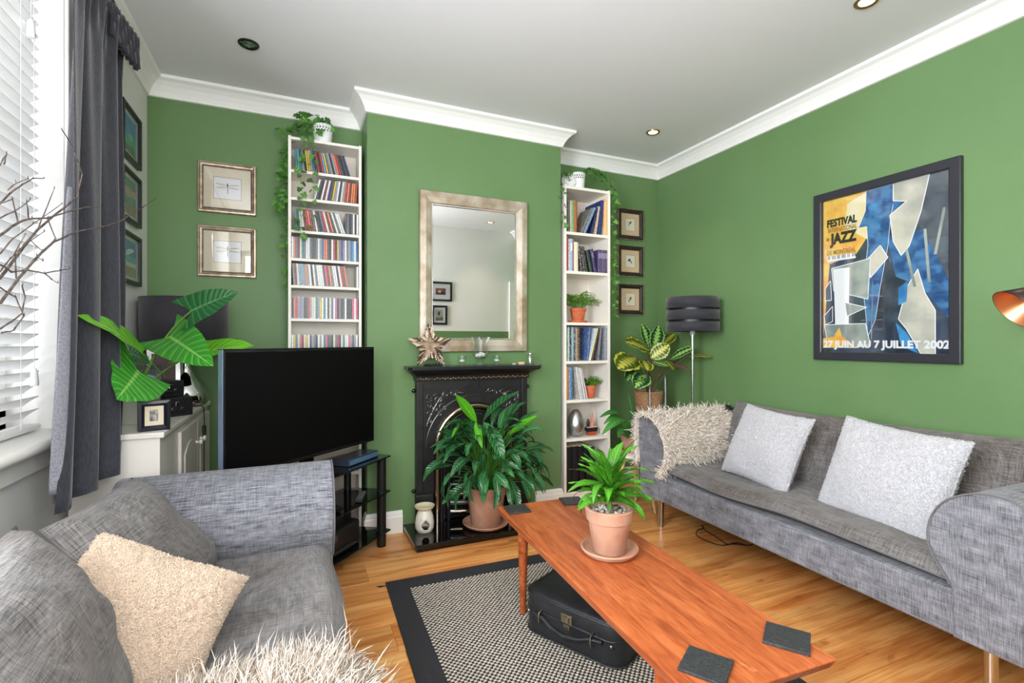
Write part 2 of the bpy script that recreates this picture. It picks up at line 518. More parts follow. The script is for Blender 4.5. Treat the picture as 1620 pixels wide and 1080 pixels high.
# ================================================================== the room
XL, XR, YB, YF, ZC = -0.754, 2.74, 3.23, -0.30, 2.577
CX0, CX1, CY = 0.369, 1.658, 2.95     # chimney breast
ZK = 2.477                            # underside of the cornice

# floor: a base board with the laminate planks laid on it
fl = struct('floor', B().box(XL - 0.3, XR + 0.1, YF - 0.1, YB + 0.1, -0.08, -0.012), mat('screed', rgb(70, 52, 36), 0.9))
def plank_material():
    m = bpy.data.materials.new('laminate_plank'); m.use_nodes = True
    nt = m.node_tree; p = nt.nodes['Principled BSDF']; p.inputs['Roughness'].default_value = 0.30
    p.inputs['Specular IOR Level'].default_value = 0.45
    tc = nd(nt, 'ShaderNodeTexCoord'); oi = nd(nt, 'ShaderNodeObjectInfo')
    mu = nd(nt, 'ShaderNodeMath', operation='MULTIPLY'); mu.inputs[1].default_value = 61.0
    nt.links.new(oi.outputs['Random'], mu.inputs[0])
    ad = nd(nt, 'ShaderNodeVectorMath', operation='ADD'); nt.links.new(tc.outputs['Object'], ad.inputs[0]); nt.links.new(mu.outputs[0], ad.inputs[1])
    def nz(vec, sc, det, dist=0.0):
        mp = nd(nt, 'ShaderNodeMapping'); mp.inputs['Scale'].default_value = vec; nt.links.new(ad.outputs[0], mp.inputs[0])
        n = nd(nt, 'ShaderNodeTexNoise'); n.inputs['Scale'].default_value = sc; n.inputs['Detail'].default_value = det
        n.inputs['Distortion'].default_value = dist
        nt.links.new(mp.outputs[0], n.inputs['Vector']); return n.outputs[0]
    g1 = nz((1.0, 11, 1), 1.6, 4, 0.8); g2 = nz((2.2, 75, 1), 1.4, 5); g3 = nz((2.2, 7, 1), 1.5, 2, 1.5)
    cr = nd(nt, 'ShaderNodeValToRGB')
    e = cr.color_ramp.elements
    e[0].position = 0.30; e[0].color = rgb(192, 114, 56)
    e[1].position = 0.72; e[1].color = rgb(244, 188, 118)
    k = cr.color_ramp.elements.new(0.5); k.color = rgb(228, 158, 90)
    nt.links.new(g1, cr.inputs[0])
    mx = nd(nt, 'ShaderNodeMix', data_type='RGBA', blend_type='MULTIPLY'); mx.inputs[7].default_value = rgb(206, 156, 112)
    r = nd(nt, 'ShaderNodeMapRange'); r.inputs[1].default_value = 0.45; r.inputs[2].default_value = 0.75; r.inputs[4].default_value = 0.7
    nt.links.new(g2, r.inputs[0]); nt.links.new(r.outputs[0], mx.inputs[0]); nt.links.new(cr.outputs[0], mx.inputs[6])
    m2 = nd(nt, 'ShaderNodeMix', data_type='RGBA', blend_type='MULTIPLY'); m2.inputs[7].default_value = rgb(150, 92, 52)
    r = nd(nt, 'ShaderNodeMapRange'); r.inputs[1].default_value = 0.66; r.inputs[2].default_value = 0.78; r.inputs[4].default_value = 0.75
    nt.links.new(g3, r.inputs[0]); nt.links.new(r.outputs[0], m2.inputs[0]); nt.links.new(mx.outputs[2], m2.inputs[6])
    hs = nd(nt, 'ShaderNodeHueSaturation')
    r2 = nd(nt, 'ShaderNodeMapRange'); r2.inputs[3].default_value = 0.88; r2.inputs[4].default_value = 1.1
    nt.links.new(oi.outputs['Random'], r2.inputs[0]); nt.links.new(r2.outputs[0], hs.inputs['Value'])
    nt.links.new(m2.outputs[2], hs.inputs['Color']); nt.links.new(hs.outputs[0], p.inputs['Base Color'])
    return m
m_plank = plank_material()
PW, PL = 0.192, 1.285
pb = B().box(0.0004, PL - 0.0004, 0.0004, PW - 0.0004, -0.012, 0.0)
plank_me = pb.mesh('plank', m_plank)
rows = int((YB - YF) / PW) + 1
for j in range(rows):
    y0 = YF + j * PW
    y1 = min(y0 + PW, YB)
    x = XL - random.uniform(0.1, 1.1)
    while x < XR:
        a, b_ = max(x, XL), min(x + PL, XR)
        if b_ - a > 0.03:
            if a == x and b_ == x + PL and y1 == y0 + PW:
                me = plank_me
            else:
                me = B().box(a - x + .0004, b_ - x - .0004, 0.0004, y1 - y0 - 0.0004, -0.012, 0).mesh('plank', m_plank)
            link('plank', me, fl, bevel=0.0008, segs=1, loc=(x, y0, 0))
        x += PL

# walls
WT = 0.12
struct('wall_back', B().box(XL - .3, XR + WT, YB, YB + WT, 0, ZC), m_green)
struct('wall_chimney', B().box(CX0, CX1, CY, YB - 0.0005, 0, ZC), m_green)
struct('wall_right', B().box(XR, XR + WT, YF - .2, YB, 0, ZC), m_green)
# side wall with the window opening
WY0, WY1, WZ0, WZ1 = -0.18, 2.20, 0.80, 2.42
wl = B()
wl.box(XL - 0.28, XL, WY1, YB, 0, ZC); wl.box(XL - 0.28, XL, YF - .2, WY0, 0, ZC)
wl.box(XL - 0.28, XL, WY0, WY1, 0, WZ0); wl.box(XL - 0.28, XL, WY0, WY1, WZ1, ZC)
struct('wall_left', wl, m_white_wall)
# wall behind the camera: green dado, white above, with an unseen window added for fill light
FW = (-0.65, 0.95, 0.85, 2.25)
wf = B()
def with_hole(b, z0, z1, mi):
    x0, x1 = XL - .3, XR + WT
    for (a, c, d, e) in ((x0, FW[0], z0, z1), (FW[1], x1, z0, z1), (FW[0], FW[1], z0, min(z1, FW[2])), (FW[0], FW[1], max(z0, FW[3]), z1)):
        if e > d: b.box(a, c, YF - 0.2, YF, d, e, mi)
with_hole(wf, 0, 1.215, 1); with_hole(wf, 1.215, ZC, 0)
struct('wall_front', wf, [m_white_wall, m_green])
struct('ceiling', B().box(XL - .3, XR + WT, YF - .2, YB + WT, ZC, ZC + 0.1), m_ceil)
fwn = B()
for (a, c, d, e) in ((FW[0], FW[1], FW[2], FW[2] + .05), (FW[0], FW[1], FW[3] - .05, FW[3]), (FW[0], FW[0] + .05, FW[2], FW[3]), (FW[1] - .05, FW[1], FW[2], FW[3]), (FW[0], FW[1], 1.53, 1.57)):
    fwn.box(a, c, YF - 0.14, YF - 0.10, d, e)
w3 = struct('added_fill_window', fwn, m_gloss_white)  # invented window, put in to let the rear fill light through
B().box(FW[0] + .05, FW[1] - .05, YF - .122, YF - .118, FW[2] + .05, FW[3] - .05).obj('pane', m_pane, w3)

# cornice (trim) : coved profile swept along the walls with mitred corners
def cornice(name, path):
    prof = [(0, 0), (0.012, 0.002), (0.014, 0.012), (0.022, 0.03), (0.038, 0.055), (0.058, 0.074), (0.078, 0.084), (0.080, 0.1), (0, 0.1)]
    b = B(); n = len(prof); vs = []; P = [Vector(p) for p in path]
    for i, p in enumerate(P):
        d0 = (P[i] - P[i - 1]).normalized() if i else (P[1] - P[0]).normalized()
        d1 = (P[i + 1] - P[i]).normalized() if i < len(P) - 1 else d0
        n0 = Vector((d0.y, -d0.x)); n1 = Vector((d1.y, -d1.x))
        mt = n0 + n1; mt = mt / mt.dot(n0)
        for (o, z) in prof: vs.append((p.x + mt.x * o, p.y + mt.y * o, ZK + z - 0.0005))
    fs = [(i * n + k, i * n + (k + 1) % n, (i + 1) * n + (k + 1) % n, (i + 1) * n + k) for i in range(len(P) - 1) for k in range(n)]
    b.add(vs, fs); struct(name, b, m_cornice)
e_ = 0.0005
cornice('trim_1', [(XL + e_, YF + .01), (XL + e_, YB - e_), (CX0 - e_, YB - e_), (CX0 - e_, CY - e_), (CX1 + e_, CY - e_), (CX1 + e_, YB - e_), (XR - e_, YB - e_), (XR - e_, YF + .01)])
def skirting(name, path, h=0.13):
    prof = [(0, 0), (0.018, 0), (0.018, h * .72), (0.013, h * .8), (0.012, h * .88), (0.006, h * .97), (0, h)]
    b = B(); n = len(prof); vs = []; P = [Vector(p) for p in path]
    for i, p in enumerate(P):
        d0 = (P[i] - P[i - 1]).normalized() if i else (P[1] - P[0]).normalized()
        d1 = (P[i + 1] - P[i]).normalized() if i < len(P) - 1 else d0
        n0 = Vector((d0.y, -d0.x)); n1 = Vector((d1.y, -d1.x)); mt = n0 + n1; mt = mt / mt.dot(n0)
        for (o, z) in prof: vs.append((p.x + mt.x * o, p.y + mt.y * o, z + 0.0005))
    fs = [(i * n + k, i * n + (k + 1) % n, (i + 1) * n + (k + 1) % n, (i + 1) * n + k) for i in range(len(P) - 1) for k in range(n)]
    fs += [tuple(range(n)), tuple((len(P) - 1) * n + k for k in range(n))]
    b.add(vs, fs); struct(name, b, m_gloss_white)
skirting('baseboard_left', [(XL + e_, 0), (XL + e_, YB - e_), (-0.06, YB - e_)])
skirting('baseboard_chimney', [(CX0 - e_, CY + 0.06), (CX0 - e_, CY - e_), (0.572, CY - e_)])
skirting('baseboard_back', [(1.46, CY - e_), (CX1 + e_, CY - e_), (CX1 + e_, CY + .02)])
skirting('baseboard_right', [(2.10, YB - e_), (XR - e_, YB - e_), (XR - e_, 0)])
# white post of a door case in the far corner, seen only in the mirror
struct('trim_2', B().box(2.655, 2.735, YF + 0.001, YF + 0.03, 0, 1.90), m_gloss_white)

# window 1 (the one in the photo, with the blind) and window 2 beside it, out of view
def sash(name, y0, y1):
    b = B(); xa, xb = XL - 0.20, XL - 0.15
    zm = 1.62
    for (a, c, d, e) in ((y0, y1, WZ0 + .045, WZ0 + .12), (y0, y1, WZ1 - .06, WZ1), (y0, y0 + .055, WZ0 + .045, WZ1), (y1 - .055, y1, WZ0 + .045, WZ1), (y0, y1, zm - .025, zm + .025)):
        b.box(xa, xb, a, c, d, e)
    w = struct(name, b, m_gloss_white, bevel=0.003)
    for (z0, z1) in ((WZ0 + .12, zm - .025), (zm + .025, WZ1 - .06)):
        B().box(xa + .02, xa + .024, y0 + .055, y1 - .055, z0, z1).obj('pane', m_pane, w)
    return w
w1 = sash('window_1', 1.10, WY1 - .005)
w2 = sash('window_2', WY0 + .005, 1.02)
struct('trim_3', B().box(XL - 0.22, XL - 0.02, 1.021, 1.099, WZ0 + .045, WZ1), m_gloss_white)
# sill board with a rounded nose, and the reveal edge moulding
sb = B()
nose = [(XL - 0.27, 0.806), (XL + 0.035, 0.806)] + [(XL + 0.045 + 0.017 * sin(t), 0.823 - 0.017 * cos(t)) for t in [i * pi / 6 for i in range(7)]] + [(XL - 0.27, 0.840)]
sb.prism(nose, WY0 + .001, WY1 - .001, 'y')
struct('trim_4', sb, m_gloss_white, smooth=40)
arch = B().box(XL + .0005, XL + 0.014, WY1 - .001, WY1 + 0.06, 0.62, WZ1 + .05)
struct('trim_5', arch, m_gloss_white, bevel=0.004)
apron = B().box(XL + .0005, XL + 0.02, WY0, WY1, 0.74, 0.805)
struct('trim_6', apron, m_white_wall, bevel=0.004)

# ------------------------------------------------------------------ venetian blind
m_slat = mat('blind_slat_white', rgb(244, 244, 242), 0.45, sss=0.0)
bl = thing('venetian_blind', 'white wooden venetian blind lowered over the window beside the curtain', 'blind', (XL - 0.070, 1.66, 0.84))
y0, y1 = -0.50, 0.495
B().box(-.03, .03, y0, y1 + .01, 1.515, 1.565).obj('head_rail', m_slat, bl, bevel=0.004)
tilt = radians(38)
sl = B()
def slat_fn(u, v):
    x = (u - .5) * 0.050; z = 0.0022 * (1 - (2 * u - 1) ** 2)
    return Vector((x * cos(tilt) - z * sin(tilt), y0 + v * (y1 - y0), x * sin(tilt) + z * cos(tilt)))
sl.grid(6, 1, slat_fn)
sl.grid(6, 1, lambda u, v: slat_fn(u, v) - Vector((0, 0, 0.003)))
sl.add([slat_fn(0, 0), slat_fn(0, 1), slat_fn(0, 1) - Vector((0, 0, .003)), slat_fn(0, 0) - Vector((0, 0, .003))], [(0, 1, 2, 3)])
sl.add([slat_fn(1, 0), slat_fn(1, 1), slat_fn(1, 1) - Vector((0, 0, .003)), slat_fn(1, 0) - Vector((0, 0, .003))], [(0, 1, 2, 3)])
sl.add([slat_fn(i / 6, 1) for i in range(7)] + [slat_fn(i / 6, 1) - Vector((0, 0, .003)) for i in range(6, -1, -1)], [tuple(range(14))])
slat_me = sl.mesh('slat', m_slat, smooth=30)
for k in range(35):
    link('slat', slat_me, bl, loc=(0, 0, 0.06 + k * 0.0418))
B().box(-.026, .026, y0, y1, 0.006, 0.024).obj('bottom_rail', m_slat, bl, bevel=0.005)
m_cord = mat('white_cord', rgb(225, 225, 225), 0.7)
for yy in (-0.38, 0.05, 0.36):
    b = B(); b.tube([(.027, yy, .02), (.027, yy, 1.54)], 0.0011, 5); b.tube([(-.027, yy, .02), (-.027, yy, 1.54)], 0.0011, 5)
    b.obj('ladder_cord', m_cord, bl)
for yy, zb in ((0.405, 1.28), (0.425, 0.155)):
    b = B().tube([(.034, yy, zb + .05), (.034, yy, 1.54)], 0.0012, 5); b.obj('pull_cord', m_cord, bl)
    B().lathe([(0, .058), (.006, .057), (.0095, .045), (.012, .006), (.011, 0), (0, 0)], (.034, yy, zb), 14).obj('pull_weight', m_slat, bl, smooth=40)

# ================================================================== rug
m_rugdark = mat('rug_charcoal_weave', rgb(38, 38, 41), 0.95, col2=rgb(56, 56, 60), nscale=220, bump=0.7, bscale=260, nvec=(1, 1, 1))
def rug_material():
    m = bpy.data.materials.new('rug_check_weave'); m.use_nodes = True
    nt = m.node_tree; p = nt.nodes['Principled BSDF']; p.inputs['Roughness'].default_value = 0.95; p.inputs['Specular IOR Level'].default_value = 0.1
    tc = nd(nt, 'ShaderNodeTexCoord'); g = nd(nt, 'ShaderNodeNewGeometry')
    sp = nd(nt, 'ShaderNodeSeparateXYZ'); nt.links.new(tc.outputs['Object'], sp.inputs[0])
    r = nd(nt, 'ShaderNodeMapRange'); r.inputs[1].default_value = 0.0052; r.inputs[2].default_value = 0.0062
    nt.links.new(sp.outputs[2], r.inputs[0])
    n = nd(nt, 'ShaderNodeTexNoise'); n.inputs['Scale'].default_value = 90; nt.links.new(tc.outputs['Object'], n.inputs['Vector'])
    mx = nd(nt, 'ShaderNodeMix', data_type='RGBA'); mx.inputs[6].default_value = rgb(214, 204, 188); mx.inputs[7].default_value = rgb(168, 158, 146)
    nt.links.new(n.outputs[0], mx.inputs[0])
    m2 = nd(nt, 'ShaderNodeMix', data_type='RGBA'); m2.inputs[6].default_value = rgb(40, 38, 38)
    nt.links.new(r.outputs[0], m2.inputs[0]); nt.links.new(mx.outputs[2], m2.inputs[7]); nt.links.new(m2.outputs[2], p.inputs['Base Color'])
    return m
rug = thing('rug', 'flat woven black and cream check rug with a charcoal border under the coffee table', 'rug', (0.375, 2.345, 0.0), radians(-1.2))
RW, RL, BD = 1.20, 1.80, 0.095
for (a, c, d, e) in ((0, RW, -BD, 0), (0, RW, -RL, -RL + BD), (0, BD, -RL + BD, -BD), (RW - BD, RW, -RL + BD, -BD)):
    B().box(a, c, d, e, 0.0008, 0.0075).obj('border', m_rugdark, rug, bevel=0.002)
B().box(BD, RW - BD, -RL + BD, -BD, 0.0008, 0.0045).obj('backing', m_rugdark, rug)
# the raised cream loops of the check weave, joined: thousands of alike tufts
pitch = 0.0205
nx, ny = int((RW - 2 * BD) / pitch), int((RL - 2 * BD) / pitch)
px = np.array([[-.0062, -.0048, .0036], [.0062, -.0048, .0036], [.0062, .0048, .0036], [-.0062, .0048, .0036],
               [-.0048, -.0036, .0072], [.0048, -.0036, .0072], [.0048, .0036, .0072], [-.0048, .0036, .0072]])
qf = np.array([(4, 5, 6, 7), (0, 1, 5, 4), (1, 2, 6, 5), (2, 3, 7, 6), (3, 0, 4, 7)])
cs = []
for j in range(ny * 2):
    for i in range(nx):
        cs.append((BD + .008 + (i + 0.5 * (j % 2)) * pitch, -BD - .007 - j * pitch / 2, 0))
cs = np.array(cs) + np.random.default_rng(3).normal(size=(len(cs), 3)) * [.0005, .0005, 0.0002]
V = (cs[:, None] + px[None]).reshape(-1, 3); F = (qf[None] + (np.arange(len(cs)) * 8)[:, None, None]).reshape(-1, 4)
me = bpy.data.meshes.new('weave'); me.vertices.add(len(V)); me.vertices.foreach_set('co', V.reshape(-1))
me.loops.add(F.size); me.loops.foreach_set('vertex_index', F.reshape(-1).astype(np.int32)); me.polygons.add(len(F))
me.polygons.foreach_set('loop_start', np.arange(0, F.size, 4, dtype=np.int32)); me.materials.append(rug_material()); me.update(calc_edges=True); me.validate()
link('weave', me, rug)['kind'] = 'stuff'
b = B()
for k in range(4): b.tube(bez((0.0, -0.03, .004), (-0.02, -0.028 + .003 * k, .004), (-0.03 - .004 * k, -0.035 + .006 * k, .003), 4), 0.0012, 4)
b.obj('frayed_edge', m_rugdark, rug)

# ================================================================== sofas
m_linen = fabric_mat('grey_linen_weave', rgb(58, 59, 67), rgb(160, 161, 169))
m_linen2 = fabric_mat('grey_linen_cushion_weave', rgb(58, 56, 58), rgb(146, 142, 140), brown=rgb(186, 160, 142))
m_pipe = mat('grey_piping', rgb(104, 102, 106), 0.9)
ARM = [(0.0, .185), (0.0, .36), (-.012, .50), (-.018, .60), (-.004, .650), (.035, .672), (.10, .672), (.150, .652), (.195, .622), (.228, .575), (.245, .515), (.243, .465), (.228, .425), (.200, .385), (.182, .355), (.176, .330), (.176, .185)]
def smooth_outline(pts, n=3):
    for _ in range(n):
        q = [pts[0]]
        for a, c in zip(pts, pts[1:]):
            q += [(a[0] * .75 + c[0] * .25, a[1] * .75 + c[1] * .25), (a[0] * .25 + c[0] * .75, a[1] * .25 + c[1] * .75)]
        q.append(pts[-1]); pts = q
    return pts
ARMS = smooth_outline(ARM[1:-1], 2); ARMS = [ARM[0]] + ARMS + [ARM[-1]]
SL, SD = 1.80, 0.735
def sofa_cushion(w, h, t, seed=0, n=26, puff=0.42, pinch=0.05, wr=0.012):
    """knife-edged cushion, w along x, h along y, thickness along z"""
    b = B()
    for sgn in (1, -1):
        def fn(u, v):
            a, c = u * 2 - 1, v * 2 - 1
            x = w / 2 * a * (1 - pinch * (1 - c * c)); y = h / 2 * c * (1 - pinch * (1 - a * a))
            k = max(0, (1 - a * a) * (1 - c * c)) ** puff
            q = noise.noise(Vector((x * 7, y * 7, seed * 5.3 + sgn))) * wr * min(1, k * 2)
            q += abs(noise.noise(Vector((x * 3 + y * 9, y * 3 - x * 9, seed)))) * -wr * min(1, k * 2)
            return Vector((x, y, sgn * (t / 2 * k) + q))
        b.grid(n, n, fn)
    return b
def cushion_M(c, wdir, updir):
    x = Vector(wdir).normalized(); y = Vector(updir); y = (y - x * y.dot(x)).normalized(); z = x.cross(y)
    M = Matrix((x, y, z)).transposed().to_4x4(); M.translation = Vector(c); return M
def make_sofa(name, label, loc, rotz, backs):
    t = thing(name, label, 'sofa', loc, rotz)
    # base: front rail with a soft lower edge
    bs = B().box(0.004, SD, 0.17, SL - 0.17, .185, .335)
    bs.obj('base', m_linen, t, bevel=0.012, segs=3)
    a1 = B().prism(ARMS, 0.0, SD - 0.06, 'x'); a1.obj('arm', m_linen, t, smooth=35, bevel=0.006, segs=2)
    a2 = B().prism([(SL - y, z) for (y, z) in ARMS], 0.0, SD - 0.06, 'x'); a2.obj('arm', m_linen, t, smooth=35, bevel=0.006, segs=2)
    # piping along the front edge of each arm
    for s in (0, 1):
        pts = [(-0.002, (SL - y) if s else y, z) for (y, z) in ARMS[1:] if z > .352 or y < .05]
        B().tube(pts, 0.0028, 6).obj('piping', m_pipe, t, smooth=True)
    bk = B().prism([(SD - .13, .185), (SD - .15, .56), (SD - .135, .60), (SD - .07, .615), (SD - .01, .60), (SD, .56), (SD, .185)], 0.03, SL - 0.03, 'y')
    bk.obj('backrest', m_linen, t, bevel=0.01, segs=2)
    # long seat cushion, softened and rounded at the front
    sc = B()
    def seat(u, v, top):
        y = 0.150 + u * (SL - 0.300); x = 0.005 + v * (SD - 0.16)
        e = min(1, min(u, 1 - u) / 0.045) ** .5; f = min(1, v / 0.10) ** .5; g = e * f
        sag = -0.022 * sin(pi * v) * (0.6 + 0.4 * sin(pi * u * 2 - .5) ** 2) + 0.006 * noise.noise(Vector((x * 6, y * 5, 3)))
        mid = 0.372 - 0.01 * cos(u * 9) * (1 - v)
        return Vector((x + .006 * sin(u * 17) * (1 - v), y, mid + (0.052 + sag) * g if top else mid - .040 * g))
    sc.grid(70, 26, lambda u, v: seat(u, v, True)); sc.grid(70, 8, lambda u, v: seat(u, v, False))
    sc.obj('seat_cushion', m_linen2, t, smooth=True)
    B().tube([seat(i / 60, 0, True) + Vector((-0.001, 0, 0)) for i in range(61)], 0.003, 5).obj('seat_piping', m_pipe, t, smooth=True)
    for (c, wd, ud, w, h, th, sd) in backs:
        o = sofa_cushion(w, h, th, sd, wr=0.018).obj('back_cushion', m_linen2, t, smooth=True)
        o.matrix_local = cushion_M(c, wd, ud)
    for (x, y) in ((0.075, 0.11), (0.075, SL - 0.11), (SD - 0.08, 0.11), (SD - 0.08, SL - 0.11)):
        B().lathe([(0, 0), (.019, 0), (.020, .004), (.018, .01), (.018, .185), (0, .185)], (x, y, 0.0), 16).obj('leg', m_chrome, t, smooth=40)
    return t
BK = [((0.535, 1.245, .565), (0, 1, 0.02), (.26, 0, 1), .70, .40, .20, 1),
      ((0.545, 0.520, .560), (0, 1, -0.03), (.26, 0, 1), .78, .42, .20, 2)]
sofaR = make_sofa('sofa', 'long grey linen sofa under the jazz poster with a fur throw over one arm', (1.935, 0.70, 0), radians(-1.3), BK)
LBK = [((0.505, 0.470, .568), (.10, 1, .02), (.62, -.05, .78), .48, .38, .16, 5),
       ((0.530, 1.150, .575), (-.04, 1, .0), (.42, 0, 1), .64, .44, .23, 6)]
sofaL = make_sofa('sofa', 'grey linen sofa below the window holding the cream fleece cushion', (0.118, 2.108, 0), radians(180), LBK)

# fleece cushions
def fleece_mats(nm, a, c):
    return (mat(nm, a, 0.95, col2=c, nscale=70, bump=1.0, bscale=190, sheen=0.3), mat(nm + '_pile', a, 0.95, sheen=0.2))
m_fl, m_flp = fleece_mats('white_fleece', rgb(208, 207, 211), rgb(188, 188, 196))
m_cr, m_crp = fleece_mats('cream_fleece', rgb(222, 200, 178), rgb(204, 180, 156))
def fleece_cushion(label, c, wd, ud, w, h, t, seed, m, mp, pinch=0.06, n=90, hairs=16000):
    M = cushion_M(c, wd, ud)
    b = B(); fns = []
    for sgn in (1, -1):
        def fn(u, v, sgn=sgn):
            a, e = u * 2 - 1, v * 2 - 1
            x = w / 2 * a * (1 - pinch * (1 - e * e)); y = h / 2 * e * (1 - pinch * (1 - a * a))
            k = max(0, (1 - a * a) * (1 - e * e)) ** .42
            lump = noise.noise(Vector((x * 55, y * 55, seed))) * .0035 + noise.noise(Vector((x * 120, y * 120, seed + 4))) * .0015
            big = noise.noise(Vector((x * 6, y * 6, seed * 3.1 + sgn))) * .02 * min(1, k * 1.6)
            return Vector((x + lump * .4, y + lump * .4, sgn * (t / 2 * k + lump) + big))
        b.grid(n, n, fn); fns.append(fn)
    o = b.obj('cushion', m, None, smooth=True); o.matrix_world = M
    tag(o, label, 'cushion', None)
    P1, N1 = sample_grid(fns[0], hairs, seed); P2, N2 = sample_grid(fns[1], hairs // 4, seed + 50); N2 = -N2
    # more tufts along the seam so that the outline looks fuzzy
    P3, N3 = sample_grid(lambda u, v: fns[0](u, 0.001 if v < .25 else .999 if v < .5 else u if v > 2 else v, ), 10, 1)
    rg = random.Random(seed); E = []; NE = []
    for _ in range(2600):
        s = rg.random(); side = rg.randrange(4)
        u, v = ((s, 0), (s, 1), (0, s), (1, s))[side]
        E.append(tuple(fns[0](u, v))); NE.append(((0, -1, 0), (0, 1, 0), (-1, 0, 0), (1, 0, 0))[side])
    P = np.vstack([P1, P2, np.array(E)]); N = np.vstack([N1, N2, np.array(NE, float)])
    fur('fleece_pile', mp, o, P, N, 0.0085, width=0.0009, layamt=0.1, spread=0.8, curl=0.9, seed=seed)
    return o
fleece_cushion('square white fleece cushion leaning on the sofa back beside the fur throw', (2.265, 1.830, .585), (-.10, -1, -.06), (.44, -.05, 1), .43, .40, .15, 11, m_fl, m_flp)
fleece_cushion('large white fleece cushion on the sofa seat below the jazz poster', (2.245, 1.235, .578), (-.13, -1, -.05), (.40, .05, 1), .50, .43, .17, 12, m_fl, m_flp)
fleece_cushion('cream fleece cushion slumped on the seat of the sofa below the window', (-.330, 1.330, .510), (.87, .00, -.47), (-.08, .75, .66), .36, .34, .20, 13, m_cr, m_crp, pinch=0.09, hairs=30000)

# long-haired sheepskin-like throws
m_fur = mat('cream_long_fur', rgb(244, 236, 226), 0.6, col2=rgb(212, 198, 184), nscale=55, nvec=(1, 1, 1), lo=.48, hi=.66)
m_fur2 = mat('beige_long_fur', rgb(216, 202, 188), 0.6, col2=rgb(180, 162, 146), nscale=40, lo=.48, hi=.66)
m_hide = mat('cream_hide', rgb(214, 204, 194), 0.9, col2=rgb(180, 168, 156), nscale=40)
def throw(label, fn, n, length, seed, lay, layamt=.7, width=.0012, back=0.005, dy=None, spread=.45, curl=.22, cell=.018):
    t = thing('fur_throw', label, 'throw', tuple(fn(.5, .5))); mf = m_fur if seed == 21 else m_fur2
    off = Vector(fn(.5, .5))
    b = B(); b.grid(40, 40, lambda u, v: Vector(fn(u, v)) - off)
    o = b.obj('hide', m_hide, t, smooth=True)
    s = o.modifiers.new('solid', 'SOLIDIFY'); s.thickness = back; s.offset = 0
    P, N = sample_grid(lambda u, v: Vector(fn(u, v)) - off, n, seed)
    if callable(lay):
        L = np.array([lay(*p) for p in P])
    else: L = np.tile(np.array(lay, float), (len(P), 1))
    fur('long_hair', mf, t, P, N, length, width=width, lay=L, layamt=layamt, spread=spread, curl=curl, seed=seed, clump=.55, cell=cell)
    k = n // 7
    fur('long_hair', mf, t, P[:k] , N[:k], length * 1.55, width=width * 1.35, lay=L[:k], layamt=layamt * .6, spread=spread * 1.15, curl=curl * 1.2, seed=seed + 7, clump=.5, cell=cell * 1.3)
    return t
# over the far arm of the right sofa: follows the arm outline (local sofa y measured from the far end)
prof = [Vector((y, z, 0)) for (y, z) in ARMS[3:-5]]
prof = prof + [Vector((0.250, 0.44, 0))]
acc = [0]
for a, c in zip(prof, prof[1:]): acc.append(acc[-1] + (c - a).length)
def along(t):
    t *= acc[-1]
    for i in range(len(acc) - 1):
        if t <= acc[i + 1]:
            k = (t - acc[i]) / max(1e-9, acc[i + 1] - acc[i]); return prof[i].lerp(prof[i + 1], k)
    return prof[-1]
def arm_throw(u, v):
    q = along(v)
    # push outward from the arm centre
    d = (Vector((q.x - .11, q.y - .50, 0))).normalized() * 0.012
    x = -.035 + u * 0.66 + 0.012 * sin(v * 7) * (1 if u > .1 else .3)
    X = 1.935 + x + 0.040; Y = 0.70 + SL - (q.x + d.x) - 0.012
    return Vector((X, Y, q.y + d.y + 0.004 * sin(u * 14)))
throw('long-haired cream fur throw draped over the sofa arm beneath the black drum lamp', lambda u, v: arm_throw(1 - u, v), 15000, 0.056, 21,
      lambda x, y, z: (-.25, -.55, -.55) , layamt=.46, width=.0019, cell=.016, spread=.6)
def seat_throw(u, v):
    x = -0.46 + u * 0.64; y = 0.50 + v * (0.575 + .06 * u)
    z = 0.452 + 0.018 * sin(u * 7 + v * 4) * (1 if u < .8 else .3)
    if u > 0.86: z -= (u - 0.86) * 0.9; x -= (u - .86) * .25
    if v > .88: z -= (v - .88) * .12
    return Vector((x, y, z))
throw('long-haired cream fur throw spread on the seat of the sofa below the window', seat_throw, 26000, 0.080, 22,
      lambda x, y, z: (.45 + .6 * x, .55, .05 - (0.6 if x > .2 else 0)), layamt=.55, width=.0011, spread=.5, curl=.3)

